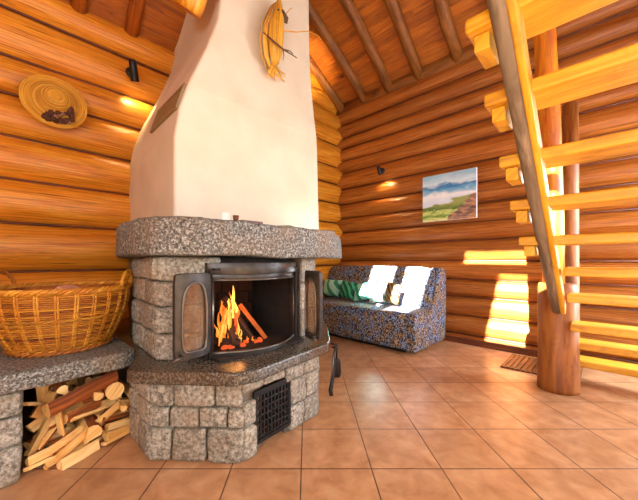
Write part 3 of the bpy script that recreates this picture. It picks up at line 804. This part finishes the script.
for i, (dx, dy, a) in enumerate([(-.08, -.1, .4), (.08, -.06, 1.2), (0, .12, 2.0), (.0, .02, 2.9), (-.12, .05, 1.5)]):
    mb = MB(); dr = Vector((math.cos(a), math.sin(a), 0)) * .12; c0 = bc + Vector((dx, dy, .05 + .045 * i)); stick(mb, c0 - dr, c0 + dr, .03, 'tri', roll=a)
    tag(mb.build('kindling_stick', ['split', 'bark']), 'split kindling lying inside the wicker basket', 'kindling', 'kindling inside the basket')

# firewood: (u0,v0,u1,v1,d,r,kind,roll,label)
FW = [
 (46, 404, 112, 372, 2.74, .060, 'half', 3.6, 'broad brown-faced split board slanting under the granite ledge, topmost of the woodpile'),
 (41, 380, 44, 404, 2.82, .022, 'slab', 0, 'short pale upright split piece at the top left of the woodpile'),
 (24, 404, 40, 404, 2.78, .020, 'slab', 0, 'small pale squared end beside the stone leg, upper left of woodpile'),
 (29, 456, 51, 414, 2.76, .020, 'tri', 1.0, 'long pale split log leaning steeply at the left edge of the woodpile'),
 (36, 450, 57, 422, 2.80, .020, 'tri', 2.2, 'orange split log leaning beside the steep pale one on the left'),
 (57, 409, 62, 434, 2.72, .016, 'slab', 1.2, 'thin pale upright stick in the middle left of the woodpile'),
 (62, 416, 96, 402, 2.80, .038, 'tri', 2.6, 'thick orange-barked split log just under the slanting top board'),
 (72, 420, 104, 408, 2.72, .016, 'slab', .6, 'thin bright pale slat below the thick orange log'),
 (57, 458, 119, 403, 2.70, .021, 'tri', 1.1, 'longest pale split log running diagonally up through the woodpile'),
 (50, 452, 84, 428, 2.74, .020, 'tri', 2.0, 'pale orange split log just left of the longest diagonal one'),
 (27, 462, 78, 437, 2.70, .022, 'tri', 1.3, 'pale split log rising from the lower left corner of the pile'),
 (27, 469, 62, 459, 2.66, .020, 'slab', .4, 'flat pale slat lying on the floor at the lower left of the pile'),
 (45, 468, 88, 449, 2.68, .020, 'tri', 1.9, 'split log with orange bark low in the left half of the pile'),
 (61, 474, 98, 457, 2.60, .028, 'tri', 1.3, 'frontmost split log with orange face lying lowest on the tiles'),
 (36, 440, 70, 432, 2.84, .024, 'tri', .2, 'shaded split log deep in the left half of the pile'),
 (92, 436, 96, 434, 2.66, .042, 'tri', 4.0, 'big brown wedge-shaped log end at the bottom middle of the pile'),
 (80, 456, 104, 440, 2.70, .018, 'slab', .8, 'thin pale slat under the brown wedge-shaped log end'),
 (108, 426, 141, 417, 2.72, .020, 'tri', 1.0, 'pale split log pointing right in the lower right of the pile'),
 (104, 434, 134, 424, 2.74, .018, 'tri', 2.2, 'orange streaked split log under the pale right-pointing one'),
 (106, 438, 138, 443, 2.70, .022, 'tri', 1.4, 'pale split log sloping down towards the stone hearth base'),
 (104, 449, 134, 449, 2.68, .020, 'slab', .3, 'flat pale split piece on the floor by the hearth base'),
 (118, 436, 146, 420, 2.80, .016, 'tri', .5, 'thin reddish split stick touching the hearth base'),
 (100, 418, 128, 412, 2.78, .022, 'tri', 2.5, 'orange split log in the middle right of the pile'),
]
for u0, v0, u1, v1, d, r, kd, roll, lab in FW:
    mb = MB(); a, b = on_d(u0, v0, d), on_d(u1, v1, d + .10)
    a.z = max(a.z, r * .9); b.z = max(b.z, r * .9)
    if abs(u1 - u0) < 6 and kd == 'tri': a = on_d(u0, v0, d); b = a + ED * .3
    stick(mb, a, b, r * 1.12, kd, 0, 1, random.uniform(.78, 1.15), roll)
    tag(mb.build('firewood', ['split', 'bark']), lab, 'firewood', 'split firewood under the granite ledge')
for u, v, r, lab in [(115, 391, .047, 'round pale log end at the upper right of the woodpile'), (133, 396, .026, 'small brown split log end right of the round one'), (141, 406, .022, 'small pale log end touching the hearth base'),
                (123, 408, .022, 'orange split log end under the round log end'), (137, 414, .024, 'pale split log end above the right-pointing log'), (98, 395, .028, 'dark brown log end just left of the round pale log end'), (64, 392, .03, 'shaded brown log end below the granite ledge')]:
    mb = MB(); a = on_d(u, v, 2.74); stick(mb, a, a + ED * .3, r, 'round' if r > .04 else 'tri', 0, 1, random.uniform(.9, 1.1), random.random() * 6)
    tag(mb.build('firewood', ['split', 'bark']), lab, 'firewood', 'split firewood under the granite ledge')
XW = [(30, 430, 58, 408, 'shaded orange split log behind the steep ones at the left edge'), (46, 424, 80, 408, 'orange split log in the upper left gaps of the woodpile'), (60, 446, 88, 432, 'dim split log seen between the diagonal ones, lower middle'),
 (82, 428, 110, 416, 'orange split log crossing behind the longest diagonal one'), (92, 408, 120, 398, 'dark orange split log between top board and round log end'), (36, 418, 52, 392, 'steep shaded split log under the top left corner of the ledge'),
 (70, 466, 96, 446, 'pale split log behind the frontmost one on the floor'), (88, 446, 122, 432, 'reddish split log behind the brown wedge-shaped end'), (112, 432, 144, 428, 'shaded flat split log close to the hearth base'),
 (80, 400, 112, 382, 'brown split log just under the slanting top board, right half'), (118, 402, 144, 400, 'small brown split log between the two small log ends'), (28, 448, 44, 436, 'short orange split log touching the stone leg'),
 (48, 462, 76, 446, 'orange split log in the lower left of the pile behind the slat'), (96, 424, 122, 404, 'orange split log rising towards the round log end'), (68, 440, 104, 412, 'shaded split log parallel to and behind the longest one')]
for u0, v0, u1, v1, lab in XW:
    mb = MB(); a, b = on_d(u0, v0, 2.86), on_d(u1, v1, 2.92); r = random.uniform(.024, .034); a.z = max(a.z, r); b.z = max(b.z, r)
    stick(mb, a, b, r, 'tri', 0, 1, random.uniform(.85, 1.1), random.random() * 6)
    tag(mb.build('firewood', ['split', 'bark']), lab, 'firewood', 'split firewood under the granite ledge')
for i in range(7):
    for j in range(8):
        s0 = .14 + .50 * (i + .5) / 7 + (.03 if j % 2 else 0); zc = .028 + .045 * j
        if zc > .375 - .01 * i: continue
        mb = MB(); a = P(s0, 3.02 + random.uniform(-.05, .05), zc); b = a + ED * .3
        stick(mb, a, b, .027, 'tri', 0, 1, random.uniform(.7, 1.0), random.random() * 6)
        tag(mb.build('firewood', ['split', 'bark']), 'split log in the shaded rows at the back of the woodpile', 'firewood', 'firewood stacked at the back')

# ================================================================== MANTEL OBJECTS
c = on_d(226, 219.5, 2.12); c.z = 1.240
mb = MB(); mb.box(c, (Vector((1, .15, 0)), Vector((-.15, 1, 0)), EZ), (.021, .021, .024)); tag(mb.build('candle', 'white', bevel=.005), 'small square white candle on the granite mantel', 'candle')
c2 = c + Vector((.05, .02, -.006)); mb = MB(); mb.lathe([(0, -.02), (.014, -.02), (.018, .016), (.015, .016), (.012, -.012), (0, -.012)], c2, n=16)
tag(mb.build('egg_cup', 'dark_brown'), 'small brown cup beside the white candle on the mantel', 'cup')
c3 = c + Vector((.12, .10, -.02)); mb = MB(); mb.box(c3, (ES, ED, EZ), (.075, .018, .008)); mb.box(c3 + EZ * .006, (ES, ED, EZ), (.07, .014, .004))
tag(mb.build('matchbox', 'dark_brown', bevel=.002), 'flat long dark brown box lying on the mantel right of the candle', 'box')

# hearth tools hanging at the right end of the hearth
tl = thing('hearth_tools', (.17, 1.99, .0), 'black hearth shovel and tongs hanging at the right end of the hearth', 'fire tools')
mb = MB(); mb.tube([(.16, 1.96, .43), (.185, 1.95, .43), (.20, 1.95, .42)], .006, 8); mb.build('hook', 'black', tl); mb = MB(); mb.tube([(.16, 2.04, .43), (.185, 2.03, .43), (.20, 2.03, .42)], .006, 8); mb.build('hook', 'black', tl)
mb = MB(); mb.tube([(.18, 1.95, .44), (.178, 1.95, .36), (.17, 1.93, .26), (.15, 1.91, .17), (.155, 1.90, .14)], [.006, .007, .01, .014, .012], 10); mb.build('tongs', 'black', tl)
mb = MB(); mb.tube([(.20, 2.03, .43), (.20, 2.03, .33)], .006, 8); mb.stone(Vector((.198, 2.03, .27)), (Vector((1, 0, 0)), Vector((0, 1, 0)), EZ), (.03, .012, .065), n=4, k=5, amp=.003); mb.build('shovel', 'black', tl)
mb = MB(); mb.tube([(.172, 1.945, .40), (.165, 1.935, .30), (.15, 1.92, .2)], .005, 8); mb.build('poker_rod', 'steel', tl)

# ================================================================== CHIMNEY ORNAMENT
o0 = on_d(273, 30, 2.98)
orn = thing('straw_bundle', o0, 'golden dried husk bundle shaped like a bird hanging on the white chimney', 'ornament')
DD = 2.96
mb = MB()
pts = [on_d(u + 3.5, v, DD) for u, v in ((275, -6), (274, 2), (273, 12), (272, 24), (271, 36), (271, 48), (272, 58), (272, 65))]
mb.tube([p - ED * .02 for p in pts], [.018, .028, .062, .09, .098, .088, .06, .026], 20, squash=(1, .55), frame=ED, wob=.25)
for i in range(30):
    u0 = random.uniform(-1, 1); x = lambda w: 275 + u0 * w
    pl = [on_d(277 + u0 * 2, 2, DD - .08), on_d(x(9), 20, DD - .12), on_d(x(11.5), 38, DD - .13), on_d(x(9), 54, DD - .11), on_d(x(4), 66, DD - .06)]
    mb.tube([p + ED * (abs(u0) ** 2 * .06) for p in pl], .0055, 5, tone=random.uniform(.75, 1.25))
mb.build('husk_body', 'straw', orn)
mb = MB()
for i in range(16):
    a = random.uniform(-1, 1); mb.tube([on_d(274, 64, DD - .04), on_d(274 + a * 6, 71, DD - .05), on_d(273 + a * 5 + 8 * max(0, a), 77 + random.uniform(-3, 4), DD - .04)], [.006, .007, .003], 5, tone=random.uniform(.8, 1.2))
mb.tube([on_d(272, 70, DD - .05), on_d(279, 76, DD - .06), on_d(285, 82, DD - .05)], [.012, .010, .004], 8)
mb.build('tail_tuft', 'straw', orn)
mb = MB()
mb.tube([on_d(263, 32, DD - .15), on_d(272, 40, DD - .17), on_d(283, 49, DD - .15), on_d(297, 58, DD - .12)], [.004, .007, .007, .003], 7)
mb.tube([on_d(283, 49, DD - .15), on_d(284, 55, DD - .14), on_d(283, 60, DD - .13)], [.006, .004, .003], 6)
mb.tube([on_d(283, 49, DD - .15), on_d(290, 51, DD - .14), on_d(293, 54, DD - .13)], [.005, .004, .003], 6); mb.build('crossed_twigs', 'twig', orn)
mb = MB(); mb.tube([on_d(282, 31, DD - .08), on_d(296, 32, DD - .10), on_d(308, 31, DD - .10), on_d(318, 36, DD - .12), on_d(321, 40, DD - .14)], [.006, .005, .004, .004, .003], 7)
mb.tube([on_d(286, 14, DD - .08), on_d(290, 9, DD - .08), on_d(292, 8, DD - .08)], .004, 6); mb.build('straw_sprig', 'straw', orn)
mb = MB(); ca = on_d(281, 13, DD - .1); cb = on_d(286, 20, DD - .12)
mb.tube([on_d(277, 9, DD - .1), ca, cb, on_d(287, 24, DD - .1)], [.004, .032, .028, .003], 10, squash=(1, .35), frame=Vector((1, 0, .4))); mb.build('dark_leaf', 'leaf_dark', orn)

# ================================================================== HAT
hc = P(0, 0, 0); hc = on_d(55, 102, 4.26)
hat = thing('straw_hat', hc, 'wide-brimmed straw sun hat with dried flowers hung on the left log wall', 'hat')
hn = (-ED + EZ * .12).normalized(); hx = ES; hy = hn.cross(hx).normalized()
prof_h = [(.0, .095), (.04, .095), (.07, .088), (.088, .065), (.095, .03), (.105, .012), (.14, .004), (.18, -.004), (.203, -.002), (.203, .004), (.18, .002), (.14, .010), (.11, .018)]
mb = MB(); mb.lathe(prof_h[:9], hc, (hx, hy, hn), n=48, wob=.03)
for k in range(14):
    r = .105 + k * .0073; pts = [hc + hx * math.cos(a) * r + hy * math.sin(a) * r + hn * (.014 - .0009 * k + .004 * math.sin(3 * a)) for a in [2 * PI * i / 48 for i in range(48)]]
    mb.tube(pts, .0042, 5, closed=True, tone=random.uniform(.8, 1.15))
for k in range(8):
    rr, hh_ = [(.1, .02), (.097, .033), (.093, .046), (.089, .059), (.082, .072), (.072, .084), (.055, .092), (.03, .096)][k]
    pts = [hc + hx * math.cos(a) * rr + hy * math.sin(a) * rr + hn * hh_ for a in [2 * PI * i / 40 for i in range(40)]]
    mb.tube(pts, .006, 5, closed=True, tone=random.uniform(.8, 1.1))
mb.build('woven_straw', 'straw', hat)
mb = MB()
for i in range(26):
    a = random.uniform(-2.0, -.45) ; r = random.uniform(.10, .165); fc = hc + hx * math.cos(a) * r + hy * math.sin(a) * r * 1.0 + hn * random.uniform(.02, .045)
    if (fc - hc).dot(EZ) > -.02: fc = hc + hx * math.cos(a) * r - EZ * abs(math.sin(a)) * r + hn * .03
    mb.stone(fc, (hx, hy, hn), (random.uniform(.012, .022),) * 3, mi=0 if random.random() < .7 else 1, n=3, k=2.5, amp=.006, freq=40)
mb.build('dried_flowers', ['flower', 'flower_pale'], hat)

# ================================================================== SPOT LAMPS
def spot(name, base, out, aim, L, label, power, r=.035, size=1.3):
    t = thing(name, base, label, 'wall lamp', 'wall spotlights')
    mb = MB(); u = out.cross(EZ).normalized(); mb.lathe([(0, 0), (.045, 0), (.045, .012), (.036, .022), (0, .022)], base, (u, EZ, out), n=20); mb.build('wall_mount', 'black', t)
    piv = base + out * .075; mb = MB(); mb.tube([base + out * .02, piv], .009, 8); mb.build('swivel_arm', 'black', t)
    a = piv - aim * L * .45; b = piv + aim * L * .55
    mb = MB(); mb.tube([a, a + aim * .012, a + aim * L * .4, b - aim * .01, b], [r * .55, r * .85, r * .9, r, r], 18, cap=False); mb.tube([a, a + aim * .002], [r * .55, r * .55], 18); mb.build('lamp_shade', 'black', t, solid=.002)
    mb = MB(); mb.tube([b - aim * .012, b - aim * .008], r * .86, 18); mb.build('bulb', 'bulb', t)
    ld = bpy.data.lights.new(name + '_light', 'SPOT'); ld.energy = power; ld.color = (1, .72, .34); ld.spot_size = size; ld.spot_blend = .8; ld.shadow_soft_size = .03
    lo = bpy.data.objects.new(name + '_light', ld); C.objects.link(lo); lo.location = b + aim * .01; lo.rotation_euler = aim.to_track_quat('-Z', 'Y').to_euler()
pb = on_d(131, 73, 4.30); spot('wall_spotlight', pb, -ED, (ES * .25 + ED * .42 - EZ * .87).normalized(), .17, 'black spotlight pointing down on the left log wall above the straw hat', 13, .036, 1.7)
pb = on_s(382, 171, 5.36); spot('wall_spotlight', pb, -ES, (ES * .42 - EZ * .9 - ED * .1).normalized(), .12, 'small black spotlight on the right log wall left of the painting', 9, .03, 1.9)
pb = P(3.165, 3.55, 3.12); spot('wall_spotlight', pb, ES, (EZ * .80 + ES * .89 + ED * .72).normalized(), .12, 'spotlight behind the right edge of the chimney shining on the ceiling', 170, .03, .85)

# ================================================================== PAINTING
pc = on_s(451, 197, 5.36)
pa, pbb = on_s(423.5, 223, 5.36), on_s(477, 217, 5.36)
ptop_l, ptop_r = on_s(422, 178, 5.36), on_s(477, 168, 5.36)
W_ = (pbb - pa).length; z0 = (pa.z + pbb.z) / 2; z1 = (ptop_l.z + ptop_r.z) / 2
ctr = (pa + pbb) / 2; ctr.z = (z0 + z1) / 2; ex = -ED
pt_ = thing('painting', ctr, 'unframed canvas of a green valley under a blue cloudy sky on log wall', 'painting')
mb = MB(); mb.box(ctr - ES * .004, (ex, ES, EZ), (W_ / 2, .018, (z1 - z0) / 2)); mb.build('canvas_frame', 'white', pt_, bevel=.003)
mb = MB(); f0 = ctr - ES * .0235; vs = [f0 - ex * W_ / 2 - EZ * (z1 - z0) / 2, f0 + ex * W_ / 2 - EZ * (z1 - z0) / 2, f0 + ex * W_ / 2 + EZ * (z1 - z0) / 2, f0 - ex * W_ / 2 + EZ * (z1 - z0) / 2]
mb.add(vs, [[0, 1, 2, 3]], [[(0, 0), (1, 0), (1, 1), (0, 1)]], smooth=False); mb.build('painted_landscape', 'painting', pt_)

# ================================================================== SOFA
D0_, D1_ = 2.06, 4.34
sf = thing('futon_sofa', P(4.8, 3.2, 0), 'armless futon sofa in a blue and brown leaf-patterned cover by the right wall', 'sofa')
hw = (D1_ - D0_) / 2 / R2; dc = (D0_ + D1_) / 2
mb = MB(); mb.stone(P(4.78, dc, .235), (ED, ES, EZ), (hw, .42, .205), n=16, k=12, amp=.010, freq=5); mb.build('seat_mattress', 'sofa', sf)
mb = MB(); be = (EZ * .96 + ES * .28).normalized(); bn_ = be.cross(ED).normalized()
mb.stone(P(5.06, dc, .63), (ED, be, bn_), (hw * 1.02, .285, .085), n=16, k=9, amp=.010, freq=5); mb.build('backrest', 'sofa', sf)
mb = MB(); prof_s = [(4.22, .03), (5.38, .03), (5.43, .5), (5.43, .80), (5.36, .89), (5.2, .91), (5.08, .84), (4.93, .50), (4.80, .44), (4.26, .43), (4.20, .38)]
vs = [P(q, 1.98, z) for q, z in prof_s] + [P(q, 2.16, z) for q, z in prof_s]; n = len(prof_s)
mb.add(vs, [list(range(n)), [n + i for i in range(n)][::-1]] + [[i, (i + 1) % n, n + (i + 1) % n, n + i] for i in range(n)], [[(0, 0)] * n] * 2 + [[(0, 0)] * 4] * n, smooth=False)
mb.build('side_cover', 'sofa', sf, bevel=.022, segs=4)
mb = MB(); mb.box(P(4.82, dc + .03, .04), (ED, ES, EZ), (hw * .93, .38, .04)); mb.build('base_box', 'iron_dark', sf, bevel=.01)
def cushion(name, s, d, w, h, mat, label, lean=.3, roll=0.0, th=.07):
    up = (EZ * math.cos(lean) + ES * math.sin(lean)); e = ED * math.cos(roll) + up * math.sin(roll); u2 = -ED * math.sin(roll) + up * math.cos(roll); n = e.cross(u2)
    mb = MB(); N = 12; vs = []; fs = []
    c = P(s, d, .445 + h * math.cos(lean) / 2 + .02)
    for sd in (1, -1):
        for i in range(N + 1):
            for j in range(N + 1):
                a = -1 + 2 * i / N; b = -1 + 2 * j / N
                pin = 1 - .10 * (1 - abs(a) ** 2) * 0; t = ((1 - a * a) * (1 - b * b)) ** .45
                vs.append(c + e * a * w / 2 * (1 - .08 * (1 - b * b)) + u2 * b * h / 2 * (1 - .08 * (1 - a * a)) + n * sd * th * t)
    for q in (0, 1):
        for i in range(N):
            for j in range(N):
                o = q * (N + 1) ** 2; fs.append([o + i * (N + 1) + j, o + (i + 1) * (N + 1) + j, o + (i + 1) * (N + 1) + j + 1, o + i * (N + 1) + j + 1])
    mb.add(vs, fs, [[(0, 0)] * 4] * len(fs)); tag(mb.build(name, mat), label, 'cushion', 'cushions on the futon sofa')
cushion('cushion', 4.82, 4.08, .36, .27, 'cush_a', 'turquoise leaf cushion farthest left on the futon sofa', .45)
cushion('cushion', 4.76, 3.62, .28, .25, 'cush_b', 'dark green cushion second from the left on the futon sofa', .3, .1)
cushion('cushion', 4.80, 3.24, .36, .27, 'cush_a', 'tilted turquoise and white leaf cushion in the middle of the sofa', .5, -.25)
cushion('cushion', 4.72, 2.86, .30, .26, 'cush_c', 'white cushion with faint green leaves right of the middle of the sofa', .45, -.1)
cushion('cushion', 4.68, 2.60, .20, .26, 'cush_d', 'brown patterned cushion standing beside the white cushion', .15, .15)

# ================================================================== MAT
mt = thing('door_mat', Vector((2.06, 2.93, 0)), 'brown ribbed mat lying on the tiles against the right wall', 'mat')
a, b, c, d = Vector((2.16, 3.16, 0)), Vector((1.80, 2.80, 0)), Vector((2.20, 2.42, 0)), Vector((2.56, 2.78, 0))
e = (c - b).normalized(); f = (a - b).normalized(); L1 = (c - b).length; L2 = (a - b).length; cc = (a + b + c + d) / 4
mb = MB(); mb.box(cc + EZ * .004, (e, f, EZ), (L1 / 2, L2 / 2, .003)); mb.build('backing', 'dark_brown', mt)
mb = MB()
for i in range(14): mb.box(b + e * L1 * (i + .5) / 14 + f * L2 / 2 + EZ * .011, (f, e, EZ), (L2 / 2, L1 / 28 * .72, .005), tone=random.uniform(.9, 1.3))
mb.build('rib', 'rafter', mt, bevel=.003)['kind'] = 'stuff'

# ================================================================== POSTS
mb = MB(); pc = Vector((1.95, 2.335, 0))
mb.tube([pc + EZ * z for z in (0, .03, .2, .4, .6, .78, .82)], [.132, .130, .126, .122, .122, .122, .115], 28, wob=.07)
tag(mb.build('support_post', 'post'), 'thick short upright log carrying the foot of the stair stringer', 'post')
mb = MB(); mb.tube([Vector((1.93, 2.35, .80)), Vector((1.91, 2.33, 1.3)), Vector((1.87, 2.31, 2.0)), Vector((1.82, 2.30, 2.8)), Vector((1.79, 2.30, 3.4)), Vector((1.77, 2.30, 4.12))], [.070, .068, .070, .068, .066, .066], 20, wob=.10)
tag(mb.build('support_post', 'post_orange'), 'slim bright orange log post rising behind the stair stringer to the roof', 'post')
mb = MB(); mb.tube([Vector((2.30, 2.62, z)) for z in (.0, .6, 1.2, 1.8, 2.36)], [.06, .06, .058, .056, .054], 18, wob=.1)
tag(mb.build('support_post', 'post'), 'dark brown post standing behind the open stair treads', 'post')

# ================================================================== STAIRCASE
st = thing('staircase', P(4.3, .0, 0), 'open wooden staircase with thick yellow treads on a weathered grey log stringer', 'staircase')
def line_pt(s, d=.37): return P(s - .09, d, .615 + .53 * (4.06 - s))
mb = MB(); ss = [3.99, 3.7, 3.2, 2.7, 2.2, 1.7, 1.2]
mb.tube([line_pt(s, .352) for s in ss], [.038, .041, .042, .042, .041, .040, .038], 18, wob=.14, squash=(1.05, .9)); mb.build('grey_log_rail', 'grey_pole', st)
mb = MB(); pts = [line_pt(s, .305) for s in ss]; a_, b_2 = pts[0], pts[-1]; ax = (b_2 - a_).normalized(); up_ = ED.cross(ax).normalized()
mb.box((a_ + b_2) / 2, (ax, ED, up_), ((b_2 - a_).length / 2, .014, .040)); mb.build('stringer_board', 'tread', st, bevel=.008)
mb = MB(); off = Vector((0, 0, 0)); pts = [line_pt(s, -.75) for s in ss]; a_, b_2 = pts[0] , pts[-1]
mb.box((a_ + b_2) / 2, (ax, ED, up_), ((b_2 - a_).length / 2, .03, .07)); mb.build('stringer_board', 'tread', st, bevel=.008)
for k in range(-1, 10):
    s = 1.72 + .32 * k - (.05 if k == 0 else .03 if k == 1 else 0); zb = 1.804 - .18 * k + (.02 if k in (0, 1) else 0); dl, dr = .52, -.95
    if k >= 5: dl = .26
    if k >= 7: zb = (.50, .33, .14)[k - 7]
    mb = MB(); n = 1
    mb.box(P(s + .14, (dl + dr) / 2, zb + .026), (ED, ES, EZ), ((dl - dr) / 2 / R2, .135 / R2 + .005, .026), tone=random.uniform(.92, 1.1))
    t = mb.build('tread', 'tread', st, bevel=.01, segs=3)
    if k < 5:
        mb = MB(); mb.box(P(s + .15, .455, zb - .032), (ED, ES, EZ), (.025, .07, .030)); mb.build('cleat', 'tread', t, bevel=.004)

# ================================================================== LIGHT
w = bpy.data.worlds.new('World'); bpy.context.scene.world = w; w.use_nodes = True
bg = w.node_tree.nodes['Background']; bg.inputs[0].default_value = (.62, .78, 1, 1); bg.inputs[1].default_value = 1.6
def area(name, loc, look, sx, sy, e, col, spread=None):
    l = bpy.data.lights.new(name, 'AREA'); l.shape = 'RECTANGLE'; l.size = sx; l.size_y = sy; l.energy = e; l.color = col
    if spread: l.spread = spread
    o = bpy.data.objects.new(name, l); C.objects.link(o); o.location = loc; o.rotation_euler = (Vector(look) - Vector(loc)).to_track_quat('-Z', 'Y').to_euler(); return o
area('window_daylight_side', P(5.45, -1.65, 1.25), P(3.6, 1.6, 0.0), 1.3, 1.7, 165, (.76, .87, 1))
area('window_daylight_front', P(3.2, -3.0, 1.5), P(3.2, 2, 1.0), 1.6, 1.7, 45, (.84, .92, 1))
area('window_daylight_front_b', P(-.5, -3.0, 1.6), P(1, 2, 1.2), 1.5, 1.3, 15, (.86, .93, 1))
area('window_daylight_back', P(-2.55, -1.4, 1.55), P(2.5, -.2, 1.5), 1.0, 1.0, 60, (.80, .90, 1))
l = bpy.data.lights.new('warm_fill', 'POINT'); l.energy = 44; l.color = (1, .86, .58); l.shadow_soft_size = .18  # added warm fill behind the camera, no lamp stands there
o = bpy.data.objects.new('warm_fill', l); C.objects.link(o); o.location = (-.9, -.9, 1.7)
l = bpy.data.lights.new('low_warm_fill', 'POINT'); l.energy = 15; l.color = (1, .80, .46); l.shadow_soft_size = .15  # added low fill that warms the tread undersides
o = bpy.data.objects.new('low_warm_fill', l); C.objects.link(o); o.location = (.35, .35, .8)
l = bpy.data.lights.new('fire_glow', 'POINT'); l.energy = 1.3; l.color = (1, .38, .10); l.shadow_soft_size = .06
o = bpy.data.objects.new('fire_glow', l); C.objects.link(o); o.location = on_d(236, 312, 2.2); l.specular_factor = .15
sl_ = bpy.data.lights.new('sun', 'SUN'); sl_.energy = 120; sl_.color = (.92, .95, 1); sl_.angle = .009
so = bpy.data.objects.new('sun', sl_); C.objects.link(so)
el = math.radians(35); hv = Vector((.6, 1, 0)).normalized(); sd_ = hv * math.cos(el) - EZ * math.sin(el)
so.rotation_euler = sd_.to_track_quat('-Z', 'Y').to_euler()

# ================================================================== CAMERA
cd = bpy.data.cameras.new('camera'); co = bpy.data.objects.new('camera', cd); C.objects.link(co)
co.location = (0, 0, 1); co.rotation_euler = (PI / 2, 0, 0); cd.sensor_width = 36; cd.lens = 36 * 300 / 638
cd.shift_x = 12 / 638; cd.shift_y = 10 / 638; cd.clip_start = .05
sc = bpy.context.scene; sc.camera = co
sc.view_settings.view_transform = 'Standard'; sc.view_settings.look = 'None'; sc.view_settings.gamma = 1; sc.view_settings.exposure = 0.15
sc.cycles.max_bounces = 6
